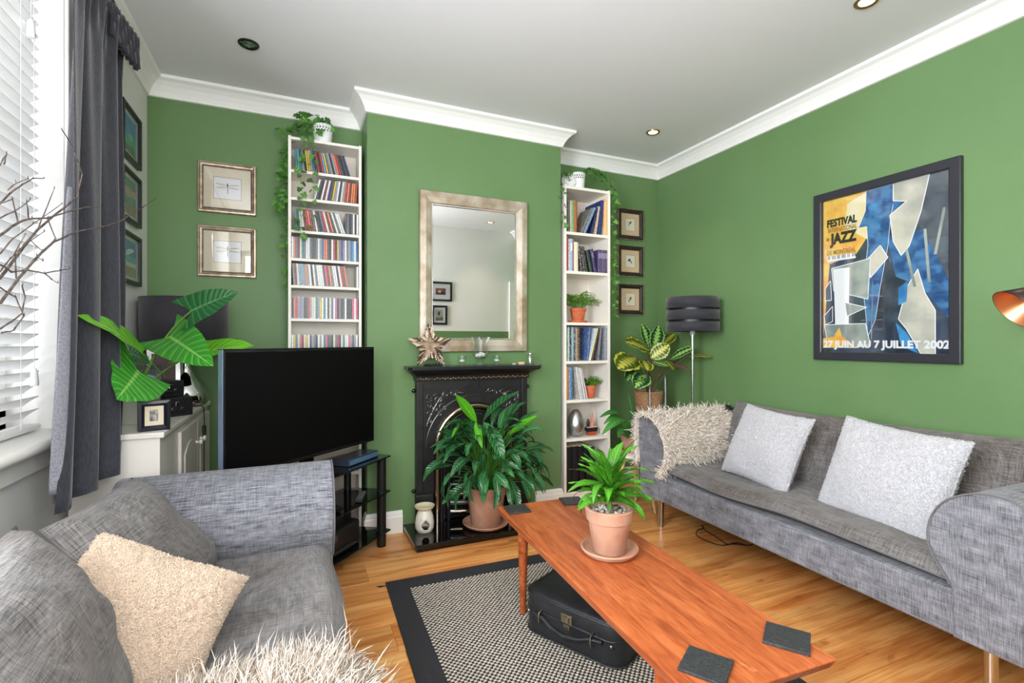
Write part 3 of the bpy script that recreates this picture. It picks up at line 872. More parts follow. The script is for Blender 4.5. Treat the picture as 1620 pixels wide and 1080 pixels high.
# ================================================================== coffee table and what stands on it
def wood_material(name, c1, c2, c3, vec, rough=0.35):
    m = bpy.data.materials.new(name); m.use_nodes = True
    nt = m.node_tree; p = nt.nodes['Principled BSDF']; p.inputs['Roughness'].default_value = rough
    tc = nd(nt, 'ShaderNodeTexCoord')
    def nz(v, sc, det, dist):
        mp = nd(nt, 'ShaderNodeMapping'); mp.inputs['Scale'].default_value = v; nt.links.new(tc.outputs['Object'], mp.inputs[0])
        n = nd(nt, 'ShaderNodeTexNoise'); n.inputs['Scale'].default_value = sc; n.inputs['Detail'].default_value = det; n.inputs['Distortion'].default_value = dist
        nt.links.new(mp.outputs[0], n.inputs['Vector']); return n.outputs[0]
    cr = nd(nt, 'ShaderNodeValToRGB'); e = cr.color_ramp.elements
    e[0].position = .3; e[0].color = c1; e[1].position = .7; e[1].color = c3
    k = e.new(.5); k.color = c2
    nt.links.new(nz(vec, 2.0, 4, 1.0), cr.inputs[0])
    mx = nd(nt, 'ShaderNodeMix', data_type='RGBA', blend_type='MULTIPLY'); mx.inputs[7].default_value = rgb(205, 160, 130)
    r = nd(nt, 'ShaderNodeMapRange'); r.inputs[1].default_value = .45; r.inputs[2].default_value = .7; r.inputs[4].default_value = .6
    nt.links.new(nz(tuple(v * 6 for v in vec), 2.0, 5, 0), r.inputs[0]); nt.links.new(r.outputs[0], mx.inputs[0])
    nt.links.new(cr.outputs[0], mx.inputs[6])
    # worn pale scuffs
    s = nz((9, 5, 9), 2.2, 6, 0); r2 = nd(nt, 'ShaderNodeMapRange'); r2.inputs[1].default_value = .68; r2.inputs[2].default_value = .76; r2.inputs[4].default_value = .45
    nt.links.new(s, r2.inputs[0])
    m2 = nd(nt, 'ShaderNodeMix', data_type='RGBA'); m2.inputs[7].default_value = rgb(230, 165, 105)
    nt.links.new(r2.outputs[0], m2.inputs[0]); nt.links.new(mx.outputs[2], m2.inputs[6])
    nt.links.new(m2.outputs[2], p.inputs['Base Color'])
    MATS[name] = m; return m
m_teak = wood_material('teak', rgb(140, 66, 32), rgb(168, 88, 46), rgb(186, 106, 60), (14, 1.6, 14), 0.36)
TZ = 0.40
tb = thing('coffee_table', 'long narrow teak coffee table with chamfered ends standing on the rug', 'table', (0.985, 1.385, 0), radians(-3.0))
hw, hl, th_ = 0.202, 0.635, 0.030
top = B()
def ring(w, l, z): return [(-w, -l, z), (w, -l, z), (w, l, z), (-w, l, z)]
top.add(ring(hw - .003, hl, TZ) + ring(hw, hl + .002, TZ - .004) + ring(hw - .006, hl - .014, TZ - th_), [(0, 1, 2, 3), (11, 10, 9, 8)] + [(i, (i + 1) % 4, 4 + (i + 1) % 4, 4 + i) for i in range(4)] + [(4 + i, 4 + (i + 1) % 4, 8 + (i + 1) % 4, 8 + i) for i in range(4)])
top.obj('tabletop', m_teak, tb, bevel=0.0015)
for (x, y) in ((-.150, .455), (.150, .455), (-.150, -.455), (.150, -.455)):
    B().lathe([(0, 0.008), (.0125, .008), (.015, .10), (.0205, .30), (.0205, TZ - th_ - .0005), (0, TZ - th_ - .0005)], (x, y, 0), 20).obj('leg', m_teak, tb, smooth=40)
for y in (.455, -.455): B().box(-.150, .150, y - .011, y + .011, TZ - th_ - .062, TZ - th_ - .0005).obj('cross_rail', m_teak, tb, bevel=.003)
for x in (-.150, .150): B().box(x - .010, x + .010, -.455, .455, TZ - th_ - .030, TZ - th_ - .0007).obj('side_rail', m_teak, tb, bevel=.002)
m_slate = mat('black_slate', rgb(44, 46, 48), 0.45, col2=rgb(84, 86, 86), nscale=120, namt=.6, lo=.55, hi=.8, bump=.35, bscale=160)
def coaster(label, px, py, rot, s=.098):
    p = atZ(px, py, TZ + .004)
    o = B().box(-s / 2, s / 2, -s / 2, s / 2, 0.0006, 0.0075).obj('coaster', m_slate, None, bevel=0.001)
    o.location = (p.x, p.y, TZ); o.rotation_euler = (0, 0, radians(rot)); tag(o, label, 'coaster', 'slate coasters on the coffee table')
coaster('black slate coaster at the table corner nearest the fireplace plant', 818, 805, -6)
coaster('black slate coaster at the table corner nearest the tall bookcase', 905, 792, -12)
coaster('thick black slate coaster by the table end towards the large sofa', 1245, 1009, 34, .100)
coaster('black slate coaster above the near table leg and suitcase side', 1117, 1052, 32, .100)

def pot_lathe(r0, r1, h, rim_h, rim_t, wall=.006, soil=.82):
    """flowerpot outline: base radius, top radius, height, rim band"""
    rr = r0 + (r1 - r0) * (h - rim_h) / h
    return [(0, 0), (r0 - .003, 0), (r0, .003), (rr, h - rim_h), (rr + rim_t, h - rim_h + .002), (r1 + rim_t, h - .003), (r1 + rim_t - .003, h), (r1 - wall + .001, h), (r1 - wall, h - .004), (r0 + (r1 - r0) * soil - wall, h * soil), (0, h * soil)]
def saucer_lathe(r, h=.022): return [(0, 0), (r * .80, 0), (r * .93, h * .35), (r, h * .85), (r - .001, h), (r - .006, h), (r * .93 - .006, h * .5), (r * .8, .007), (0, .007)]
# dracaena
pp = atZ(964, 874, TZ)
dr = thing('potted_dracaena', 'strappy green plant in a pale terracotta pot on the coffee table', 'plant', (pp.x, pp.y, TZ))
B().lathe(saucer_lathe(.100, .024), (0, 0, 0), 40).obj('saucer', m_terra, dr, smooth=40)
B().lathe(pot_lathe(.058, .080, .155, .045, .006), (0, 0, .008), 40).obj('pot', m_terra, dr, smooth=40)
B().lathe([(0, 0), (.068, 0), (.068, .012), (0, .014)], (0, 0, .130), 24).obj('soil', m_soil, dr)
m_peb = [mat('pebble_pale', rgb(206, 198, 184), .8), mat('pebble_grey', rgb(128, 122, 116), .8), mat('pebble_dark', rgb(74, 66, 60), .8)]
b = B()
for k in range(260):
    a, r = random.uniform(0, 2 * pi), .068 * sqrt(random.random()); s = random.uniform(.0032, .0065)
    b.blob((r * cos(a), r * sin(a), .1445 + random.uniform(-.001, .005)), s * random.uniform(.8, 1.5), s, s * .7, 6, 4, .15, random.choice((0, 0, 1, 1, 2)))
b.obj('pebbles', m_peb, dr, kind='stuff', smooth=True)
m_drac = leaf_mat('dracaena_leaf', rgb(70, 138, 34), rgb(150, 196, 70), 0.28, 'plain', rnd=.4)
b = B().tube([(0, 0, .13), (.002, -.001, .19), (0.0, 0, .245)], [.008, .0075, .006], 8); b.obj('stem', mat('plant_stem_green', rgb(96, 132, 56), .6), dr, smooth=True)
strap = [leaf_mesh('leaf', .150, .028, m_drac, dp, .28, wv, 10, 4, 'strap', tw) for dp, wv, tw in ((.5, .05, .2), (1.0, .08, -.3), (1.5, .06, .3), (0.8, .1, .5), (2.2, .05, -.2))]
for k in range(60):
    lay = k / 60
    a = k * 2.399 + random.uniform(-.25, .25); el = radians(26 + 50 * lay + random.uniform(-12, 12))
    z = .175 + .085 * lay
    d = Vector((cos(a) * cos(el), sin(a) * cos(el), sin(el)))
    M = frame_M((cos(a) * .006, sin(a) * .006, z), d) @ Matrix.Rotation(random.uniform(-.4, .4), 4, 'Y') @ Matrix.Scale(random.uniform(.88, 1.25), 4)
    link('leaf', strap[random.randrange(5) if lay < .7 else random.choice((0, 1, 3))], dr, M=M)

# ------------------------------------------------------------------ suitcase under the table
m_leath = mat('black_leatherette', rgb(30, 31, 34), 0.34, col2=rgb(44, 45, 48), nscale=10, bump=0.25, bscale=300)
m_brass = mat('worn_nickel', rgb(196, 186, 164), 0.28, 1.0)
sA, sB2 = Vector((.808, 1.745)), Vector((.993, 1.372))
sd = (sB2 - sA).normalized()
sc_ = thing('suitcase', 'small black vintage suitcase with rounded corners lying under the coffee table', 'suitcase', (sA.x, sA.y, 0.0078), atan2(sd.y, sd.x))
SWd, SDp, SH = .425, .30, .165
def rrect(x0, x1, y0, y1, r, n=6):
    o = []
    for (cx, cy, a0) in ((x1 - r, y1 - r, 0), (x0 + r, y1 - r, 90), (x0 + r, y0 + r, 180), (x1 - r, y0 + r, 270)):
        for k in range(n + 1):
            a = radians(a0 + 90 * k / n); o.append((cx + r * cos(a), cy + r * sin(a)))
    return o
def rr_stack(levels, mi=0):
    b = B(); n = None; vs = []; 
    for (ins, z) in levels:
        o = rrect(ins, SWd - ins, ins, SDp - ins, .062 - ins * .6); n = len(o); vs += [(x, y, z) for x, y in o]
    fs = [(k * n + i, k * n + (i + 1) % n, (k + 1) * n + (i + 1) % n, (k + 1) * n + i) for k in range(len(levels) - 1) for i in range(n)]
    fs += [tuple(range(n - 1, -1, -1)), tuple((len(levels) - 1) * n + i for i in range(n))]
    return b.add(vs, fs, mi)
rr_stack([(.012, 0), (.003, .006), (0, .016), (0, .096), (.003, .098)]).obj('base_shell', m_leath, sc_, smooth=35)
rr_stack([(.003, .0985), (0, .101), (-.001, .148), (.004, .158), (.016, .165), (.05, .1685), (.09, .170)]).obj('lid', m_leath, sc_, smooth=35)
for z, r in ((.153, .0035), (.099, .0028), (.012, .003)):
    o = rrect(-.001, SWd + .001, -.001, SDp + .001, .062)
    B().tube([(x, y, z) for x, y in o], r, 6, closed=True).obj('welt', m_leath, sc_, smooth=True)
B().tube([(.06, -.006, .092), (.11, -.012, .088), (.15, -.020, .074), (.21, -.026, .066), (.27, -.020, .074), (.31, -.012, .088), (.36, -.006, .092)], .009, 10, flat=.75).obj('handle', m_leath, sc_, smooth=True)
for x in (.098, .322):
    B().tube([(x, -.001, .112), (x, -.022, .106), (x, -.025, .085), (x, -.020, .070), (x, -.001, .066)], .0028, 8).obj('handle_ring', m_brass, sc_, smooth=True)
lk = B().box(.186, .234, -.006, -.0005, .100, .135).obj('lock', m_brass, sc_, bevel=.003)
B().box(.198, .222, -.011, -.006, .106, .128).obj('hasp', m_brass, lk, bevel=.002)
B().box(.196, .224, -.005, -.0005, .078, .096).obj('lock_plate', m_brass, sc_, bevel=.003)
for x in (.035, .392): B().blob((x, -.003, .088), .006, .004, .006).obj('stud', m_brass, sc_, smooth=True)

# ================================================================== hearth and fireplace
m_iron = mat('black_cast_iron', rgb(24, 24, 26), 0.38, col2=rgb(34, 34, 36), nscale=20, bump=.12, bscale=120)
m_steel = mat('polished_steel', rgb(190, 182, 172), 0.22, 1.0, col2=rgb(150, 128, 104), nscale=3)
m_bronze = mat('rubbed_bronze', rgb(168, 134, 104), 0.42, .8, col2=rgb(96, 74, 56), nscale=40)
hz = .042
he = thing('hearth', 'polished black granite hearth slab in front of the fireplace', 'hearth', (1.015, 2.775, 0))
B().box(-.44, .44, -.172, .172, .018, hz).obj('slab', mat('black_granite', rgb(12, 12, 13), 0.04, coat=.4), he, bevel=.006, segs=3)
B().box(-.43, .43, -.163, .172, .0006, .018).obj('plinth', mat('black_granite', rgb(12, 12, 13), 0.04), he, bevel=.003)
fp = thing('fireplace', 'black cast iron arched Victorian fireplace with polished steel arch moulding', 'fireplace', (1.010, CY, 0))
FY = -.052       # front of the surround plate (local)
hwid = .363
cx, spring, R = 0.0, .50, .235
inner = []
n_a = 24
inner = [(-R, hz)] + [(-R, hz + (spring - hz) * k / 4) for k in range(1, 4)] + [(-R * cos(pi * k / n_a), spring + R * sin(pi * k / n_a)) for k in range(n_a + 1)] + [(R, spring - (spring - hz) * k / 4) for k in range(1, 4)] + [(R, hz)]
def outer_for(p):
    x, z = p
    if z <= spring: return (-hwid if x < 0 else hwid, z)
    a = atan2(z - spring, x); top = .905
    tx, tz = cos(a), sin(a)
    k = min((hwid / abs(tx)) if abs(tx) > 1e-6 else 1e9, ((top - spring) / tz) if tz > 1e-6 else 1e9)
    return (tx * k, spring + tz * k)
b = B(); outer = [outer_for(p) for p in inner]
b.holed(outer, inner, FY, -.002)
for s in (-1, 1):  # fill the corners that a radial outline leaves out
    a, c = [(s * hwid, .905)], None
    edge = [p for p in outer if abs(abs(p[0]) - hwid) < 1e-6 and p[0] * s > 0 and p[1] > spring]
    topp = [p for p in outer if abs(p[1] - .905) < 1e-6 and p[0] * s > 0]
    if edge and topp:
        e1 = max(edge, key=lambda p: p[1]); t1 = max(topp, key=lambda p: p[0] * s)
        b.prism([e1, (s * hwid, .905), t1], FY, -.002, 'y')
b.obj('surround_plate', m_iron, fp)
# raised pilaster edges, lower plinth blocks, upper panels
for s in (-1, 1):
    B().box(min(s * .363, s * .325), max(s * .363, s * .325), FY - .012, FY, .232, .905).obj('pilaster', m_iron, fp, bevel=.004)
    B().box(min(s * .370, s * .262), max(s * .370, s * .262), FY - .018, FY, hz + .0005, .225).obj('plinth_block', m_iron, fp, bevel=.005)
    pb_ = B(); x0, x1 = sorted((s * .31, s * .03)); z0, z1 = .852, .895
    for (a, c, d, e) in ((x0, x1, z0, z0 + .004), (x0, x1, z1 - .004, z1), (x0, x0 + .004, z0, z1), (x1 - .004, x1, z0, z1)): pb_.box(a, c, FY - .004, FY + .001, d, e)
    pb_.obj('panel_bead', m_iron, fp)
    for z in (.845, .245): 
        B().blob((s * .378, FY + .01, z), .013, .013, .013, 12, 8).obj('side_knob', m_gloss_black, fp, smooth=True)
# scrolls in the spandrels
def spiral(c, r0, turns, a0, s, n=18):
    return [(c[0] + s * r0 * (1 - .82 * t) * cos(a0 + turns * 2 * pi * t), FY - .004, c[1] + r0 * (1 - .82 * t) * sin(a0 + turns * 2 * pi * t)) for t in [k / n for k in range(n + 1)]]
m_scroll = mat('worn_cast_scroll', rgb(96, 94, 94), 0.32, .85)
for s in (-1, 1):
    b = B()
    for (x, z, r, tn, a0) in ((.235, .790, .034, 1.4, .6), (.205, .745, .026, 1.3, 3.6), (.255, .735, .020, 1.2, 2), (.285, .800, .022, 1.2, 4), (.288, .755, .018, 1.2, 1), (.288, .708, .020, 1.3, 2.2),
                              (.285, .662, .014, 1.2, 3), (.185, .815, .022, 1.3, 5), (.140, .822, .020, 1.2, 2.6), (.100, .828, .014, 1.1, .5), (.225, .700, .016, 1.2, .9)):
        b.tube(spiral((s * x, z), r, tn, a0, s), [.0048 * (1 - .45 * k / 18) for k in range(19)], 6)
    b.tube(bez((s * .300, FY - .003, .640), (s * .265, FY - .003, .735), (s * .215, FY - .003, .80), 10) + bez((s * .215, FY - .003, .80), (s * .17, FY - .003, .835), (s * .085, FY - .003, .822), 10)[1:], .0045, 6)
    for (x, z) in ((.300, .632), (.298, .815), (.078, .822), (.300, .775)): b.blob((s * x, FY - .006, z), .008, .007, .008, 8, 6)
    b.obj('scrollwork', m_scroll, fp, smooth=True)
def archpath(r, y, z0, n=32):
    return [(-r, y, z0)] + [(-r * cos(pi * k / n), y, spring + r * sin(pi * k / n)) for k in range(n + 1)] + [(r, y, z0)]
B().tube(archpath(.305, FY - .002, .515), .0035, 6).obj('arch_line', m_scroll, fp, smooth=True)
B().tube(archpath(R + .004, FY - .004, hz + .001), .021, 14).obj('arch_moulding', m_steel, fp, smooth=True)
B().tube(archpath(R - .026, FY + .002, hz + .001), .010, 10).obj('inner_arch', m_iron, fp, smooth=True)
b = B(); ap = archpath(R - .045, FY + .012, hz, 60)
tot = []; 
for i in range(len(ap) - 1):
    a, c = Vector(ap[i]), Vector(ap[i + 1]); k = max(1, int((c - a).length / .0085))
    for q in range(k): tot.append(a.lerp(c, q / k))
for p in tot: b.blob(p, .0035, .0035, .0035, 5, 4)
b.obj('beaded_trim', m_scroll, fp, smooth=True, kind='stuff')
# canopy plate closing the arch, leaving the fire opening below
mind = R - .040
can = [(-mind, .33)] + [(-mind * cos(pi * k / 20), spring + mind * sin(pi * k / 20)) for k in range(21)] + [(mind, .33)]
B().prism(can, FY + .014, FY + .024, 'y').obj('canopy', m_iron, fp)
B().prism([(-mind - .03, hz + .001), (-mind - .03, .50), (mind + .03, .50), (mind + .03, hz + .001)], -.016, -.004, 'y').obj('fireback', m_black, fp)
gr = B()
for k, z in enumerate((.095, .150, .205, .260)):
    pts = [(x, FY + .012 - .040 * (1 - (x / .16) ** 2), z) for x in [(-.16 + .32 * i / 12) for i in range(13)]]
    B().tube(pts, .013 if k != 3 else .009, 8, flat=1.2).obj('grate_bar', m_steel if k % 2 == 0 else mat('dull_grate_steel', rgb(120, 122, 124), .35, .9), fp, smooth=True)
B().box(-.165, .165, FY - .012, FY + .03, .300, .325).obj('grate_rail', m_iron, fp, bevel=.004)
for x in (-.165, .165): B().box(x - .008, x + .008, FY - .01, FY + .02, hz + .001, .34).obj('grate_post', m_iron, fp, bevel=.003)
# frieze and shelf
B().box(-.372, .372, FY - .020, -.001, .905, .925).obj('frieze_band', m_iron, fp, bevel=.002)
b = B()
for k in range(44):
    x = -.366 + .732 * (k + .5) / 44
    b.blob((x, FY - .022, .915 + (.003 if k % 2 else -.002)), .0075, .004, .0055, 6, 4)
b.obj('frieze_ornament', m_bronze, fp, smooth=True, kind='stuff')
cove = [(-.001, .925), (FY - .018, .925), (FY - .022, .935), (FY - .040, .945), (FY - .066, .955), (FY - .095, .962), (FY - .105, .972), (-.001, .972)]
b = B()
n = len(cove); vs = []
for (w, sgn) in ((0, -1), (0, 1)):
    for (y, z) in cove:
        ex = .372 + (abs(y) - abs(FY - .02)) * .5 if y < -.01 else (.372 + (0 if z < .93 else .04))
        vs.append((sgn * ex, y, z))
b.add(vs, [(i, (i + 1) % n, n + (i + 1) % n, n + i) for i in range(n)] + [tuple(range(n - 1, -1, -1)), tuple(range(n, 2 * n))])
b.obj('cornice_moulding', m_iron, fp)
shelf = [(-.430, -.0008), (-.436, -.16), (-.415, -.195), (.395, -.195), (.415, -.17), (.410, -.0008)]
B().prism(shelf, .972, .994, 'z').obj('mantel_shelf', mat('black_painted_slate', rgb(34, 33, 38), .22), fp, bevel=.005, segs=3)
MZ = .994

# oil burner on the hearth
p = Vector((.672, 2.800, hz))
ob = thing('oil_burner', 'small white ceramic oil burner with a heart cut-out on the hearth', 'oil burner', tuple(p), radians(-6))
m_cer = mat('white_ceramic', rgb(226, 222, 210), .3)
def burner(u, v):
    prof = [(.044, 0), (.053, .02), (.055, .05), (.050, .085), (.042, .108), (.036, .122), (.036, .128)]
    t = v * (len(prof) - 1); i = min(len(prof) - 2, int(t)); f = t - i
    r = prof[i][0] * (1 - f) + prof[i + 1][0] * f; z = prof[i][1] * (1 - f) + prof[i + 1][1] * f
    a = 2 * pi * u; return Vector((r * sin(a), -r * cos(a), z))
b = B(); NU, NV = 72, 42; vs = [burner(i / NU, j / NV) for j in range(NV + 1) for i in range(NU)]; fs = []
for j in range(NV):
    for i in range(NU):
        a = (i + .5) / NU; a = a - 1 if a > .5 else a
        z = burner(0, (j + .5) / NV).z; x = a * 2 * pi * .052
        # teardrop opening at the front
        h0, h1 = .022, .082
        if h0 < z < h1:
            t = (z - h0) / (h1 - h0); wd = .024 * (sin(pi * min(1, t * .9 + .12)) ** .7) * (1 - .75 * max(0, t - .45) / .55)
            if abs(x) < wd: continue
        fs.append((j * NU + i, j * NU + (i + 1) % NU, (j + 1) * NU + (i + 1) % NU, (j + 1) * NU + i))
b.add(vs, fs); o = b.obj('body', m_cer, ob, smooth=True); s = o.modifiers.new('s', 'SOLIDIFY'); s.thickness = .004; s.offset = -1
B().lathe([(0, .124), (.036, .124), (.050, .132), (.057, .142), (.058, .148), (.053, .149), (.040, .138), (0, .134)], (0, 0, 0), 40).obj('dish', mat('cream_glaze', rgb(222, 214, 180), .25), ob, smooth=40)
B().lathe([(0, 0), (.018, 0), (.018, .014), (0, .014)], (0, 0, .006), 20).obj('tealight', m_chrome, ob, smooth=40)

# ------------------------------------------------------------------ peace lily
lp = (1.030, 2.742, hz)
ly = thing('potted_peace_lily', 'big peace lily in a terracotta pot on the hearth before the fireplace', 'plant', lp)
B().lathe(saucer_lathe(.140, .026), (0, 0, 0.0006), 44).obj('saucer', m_terra, ly, smooth=40)
B().lathe(pot_lathe(.088, .122, .235, .055, .008, .008), (0, 0, .008), 44).obj('pot', m_terra, ly, smooth=40)
B().lathe([(0, 0), (.108, 0), (.108, .01), (0, .016)], (0, 0, .198), 28).obj('soil', m_soil, ly)
m_lily = leaf_mat('lily_leaf', rgb(36, 100, 48), rgb(128, 172, 130), 0.2, 'vein', rnd=.35)
m_lily_y = leaf_mat('young_lily_leaf', rgb(80, 168, 30), rgb(138, 206, 66), 0.3, 'vein', rnd=.12)
lv = [leaf_mesh('leaf', .19, .066, m_lily, dp, fo, .035, 12, 6, 'lance', tw) for dp, fo, tw in ((.5, .35, .2), (.9, .3, -.3), (1.4, .3, .25), (1.9, .25, -.15))]
lvy = [leaf_mesh('leaf', .19, .055, m_lily_y, dp, .4, .03, 12, 6, 'lance', tw) for dp, tw in ((.15, .3), (.9, -.3))]
m_pet = mat('lily_petiole', rgb(70, 128, 44), .45)
L0 = Vector(lp); stems = B()
def lily_leaf(tipbase, d, me, sc=1.0, roll=0.0):
    """leaf whose blade starts at tipbase (local) and points along d; petiole from the pot"""
    tb_ = Vector(tipbase); r0 = random.uniform(0, .035); a = atan2(tb_.y, tb_.x)
    o = Vector((r0 * cos(a), r0 * sin(a), .205))
    k = o + Vector((0, 0, (tb_.z - .2) * .8)) + Vector((tb_.x * .25, tb_.y * .25, 0))
    stems.tube(bez(o, k, tb_, 6), [.0028, .0027, .0025, .0023, .002, .002, .0018], 5)
    M = frame_M(tb_, d) @ Matrix.Rotation(roll, 4, 'Y') @ Matrix.Scale(sc, 4)
    link('leaf', me, ly, M=M)
rl = random.Random(4)
cnt = 0
while cnt < 128:
    a = rl.uniform(0, 2 * pi); t = rl.random()
    z = .26 + .34 * t; rad = (.06 + .19 * sqrt(max(0, 1 - ((z - .30) / .36) ** 2))) * rl.uniform(.55, 1.1)
    x, y = rad * cos(a), rad * sin(a) * .8
    if y > 0: y *= .25
    if sin(a) > .25 and rl.random() < .65: continue
    el = radians(-35 + 95 * t + rl.uniform(-22, 22)); az = a + rl.uniform(-.5, .5)
    dy = sin(az)
    if dy > 0: dy *= .25
    d = Vector((cos(az) * cos(el), dy * cos(el) - .06, sin(el)))
    sc = rl.uniform(.62, 1.0)
    # keep the blade clear of the iron surround and of the table
    tip = Vector((x, y, z)) + d.normalized() * .19 * sc
    if tip.y > .10 or tip.z < -.02 or (tip.y < -.42): continue
    lily_leaf((x + .015 + (.03 if z < .4 else 0), y, z), d, lv[rl.choice((0, 1, 1, 2, 2, 3))], sc, rl.uniform(-.7, .7)); cnt += 1
# the leaves that stand out in the photo: (base px, tip px, depth base/tip, mesh, scale)
def hero(pa, pb2, Ya, Yb, me, roll=0):
    A = atY(pa[0], pa[1], Ya) - L0; T = atY(pb2[0], pb2[1], Yb) - L0
    lily_leaf(A, T - A, me, (T - A).length / .19 * 1.06, roll)
hero((754, 668), (722, 624), 2.74, 2.68, lvy[0], .9)
hero((765, 666), (809, 612), 2.74, 2.66, lv[0], -.5)
hero((806, 688), (846, 657), 2.70, 2.60, lvy[0], -.8)
hero((790, 680), (797, 645), 2.76, 2.74, lv[0], -.9)
hero((748, 670), (712, 668), 2.70, 2.60, lvy[1], .2)
hero((765, 668), (806, 716), 2.68, 2.46, lv[1], .1)
hero((738, 690), (686, 686), 2.68, 2.56, lv[1], .1)
hero((740, 700), (700, 708), 2.66, 2.55, lv[1], 0)
hero((735, 712), (692, 713), 2.70, 2.60, lv[0], .1)
hero((830, 700), (868, 694), 2.66, 2.58, lv[1], -.4)
hero((835, 725), (862, 776), 2.64, 2.56, lv[2], -.4)
hero((845, 712), (872, 752), 2.62, 2.54, lv[2], .3)
hero((722, 745), (700, 758), 2.62, 2.52, lv[0], .3)
hero((785, 745), (787, 781), 2.60, 2.50, lv[0], .2)
hero((752, 668), (762, 700), 2.68, 2.56, lvy[1], .3)
stems.obj('stems', m_pet, ly, smooth=True, kind='stuff')

# ================================================================== mirror
tilt_m = radians(0.55)
mr = thing('wall_mirror', 'tall mirror in a wide champagne-silver frame above the mantelpiece', 'mirror', (1.030, CY - .002, 1.075))
mr.rotation_euler = (tilt_m, 0, 0)
MW, MH, MF = .72, .985, .078
m_champ = mat('champagne_leaf', rgb(206, 198, 184), .36, .5, col2=rgb(156, 136, 110), nscale=7, nvec=(1, 1, 1), bump=.15, bscale=60, detail=8)
def mitre_frame(w, h, fw, prof, m, parent, name='frame', y=0.0, z0=0.0, smooth=False):
    """four mitred rails swept from prof = [(inset 0..1, forward depth)] in one frame; x centred, z from z0"""
    b = B(); n = len(prof); vs = []
    for (sx, sz) in ((-1, 0), (1, 0), (1, 1), (-1, 1)):
        for (i, d) in prof:
            q = i * fw; vs.append((sx * (w / 2 - q), y - d, z0 + (q if sz == 0 else h - q)))
    fs = [(c * n + k, c * n + k + 1, ((c + 1) % 4) * n + k + 1, ((c + 1) % 4) * n + k) for c in range(4) for k in range(n - 1)]
    b.add(vs, fs); return b.obj(name, m, parent, smooth=smooth)
mitre_frame(MW, MH, MF, [(0, 0), (0, .020), (.06, .026), (.5, .027), (.9, .020), (1, .012), (1, .004)], m_champ, mr)
mitre_frame(MW - 2 * MF + .004, MH - 2 * MF + .004, .010, [(0, .006), (0, .0135), (.6, .0135), (1, .0075)], mat('bevel_silver', rgb(235, 232, 226), .12, .9), mr, 'inner_edge', 0, MF - .002)
B().box(-MW / 2 + MF - .001, MW / 2 - MF + .001, -.0075, -.004, MF - .001, MH - MF + .001).obj('glass', mat('mirror_silvering', (.90, .91, .91, 1), 0.0, 1.0), mr)
B().box(-MW / 2 + .004, MW / 2 - .004, -.003, -.0004, .004, MH - .004).obj('backing', m_black, mr)

# ------------------------------------------------------------------ things on the mantel
st = thing('wicker_star', 'rustic star-shaped dish of bark strips leaning on the mantelpiece', 'ornament', (.722, 2.862, MZ), radians(4))
m_bark = mat('bark_strip_pale', rgb(226, 212, 194), .8, col2=rgb(176, 150, 124), nscale=30)
m_bark2 = mat('bark_strip_dark', rgb(54, 38, 28), .85, col2=rgb(96, 72, 54), nscale=40)
star = []
for k in range(10):
    a = pi / 2 + k * pi / 5; r = .135 if k % 2 == 0 else .062
    star.append((r * cos(a), r * sin(a) + .118))
stM = Matrix.Rotation(radians(-9), 4, 'X')
b = B(); ins = [(x * .66, (z - .118) * .66 + .118) for x, z in star]
b.prism(ins, .004, .012, 'y'); o = b.obj('dish', mat('pale_driftwood', rgb(186, 164, 140), .8, col2=rgb(132, 108, 86), nscale=22), st); o.matrix_local = stM
rs = random.Random(5); k2 = 0
for i in range(10):
    a, c = Vector(star[i]), Vector(star[(i + 1) % 10]); L = (c - a).length
    for q in range(11):
        t = (q + .5) / 11; p = a.lerp(c, t); cen = Vector((0, .118)); ou = (p - cen).normalized()
        w = .016 if 1 else 0
        p1 = Vector((p.x + ou.x * .004, -.014, p.y + ou.y * .004)); p2 = Vector((p.x - ou.x * w * 1.9, -.008, p.y - ou.y * w * 1.9))
        sl_ = (c - a).normalized() * rs.uniform(-.008, .008)
        bb = B().tube([p1 + Vector((sl_.x, .014, sl_.y)), p1 + Vector((0, -.003, 0)), p2 + Vector((-sl_.x, -.014, -sl_.y)), p2 + Vector((-sl_.x * 1.4, .004, -sl_.y * 1.4))], [.0022, .0040, .0038, .002], 5, flat=.8)
        o = bb.obj('bark_strip', m_bark if rs.random() < .62 else m_bark2, st); o.matrix_local = stM; k2 += 1
b = B()
for i in range(6): b.blob((-.048 + i * .019 + .01, -.022, .009), .010, .009, .008, 10, 6, .05)
b.obj('pebble_foot', m_gloss_black, st, smooth=True)

def glass_obj(name, label, cat, px, y, prof, n=28, group=None, foot=None):
    p = atY(px, 575, y); t = thing(name, label, cat, (p.x, y, MZ), 0, group)
    B().lathe(prof, (0, 0, 0.0004), n).obj('bowl', m_glass, t, smooth=40); return t
def tumbler(r0, r1, h, w=.0025, base=.008): return [(0, 0), (r0, 0), (r0 + (r1 - r0) * .3, h * .3), (r1, h), (r1 - w, h), (r0 + (r1 - r0) * .3 - w, h * .3), (r0 - w, base), (0, base)]
m_wax = mat('white_wax', rgb(240, 240, 238), .5, sss=.3)
tv_ = glass_obj('hurricane_vase', 'tall clear glass hurricane vase with white stones in its foot on the mantel', 'vase', 760, 2.852,
                [(0, 0), (.040, 0), (.042, .006), (.030, .012), (.020, .022), (.030, .040), (.046, .060), (.047, .15), (.060, .172), (.0575, .173), (.0445, .15), (.0435, .064), (.028, .046), (0, .040)], 36)
b = B()
for k in range(26):
    a, r = random.uniform(0, 6.28), .030 * sqrt(random.random()); b.blob((r * cos(a), r * sin(a), .052 + random.uniform(0, .030) * (1 - r / .05)), .010, .009, .007, 7, 5, .12)
b.obj('stones', m_wax, tv_, smooth=True, kind='stuff')
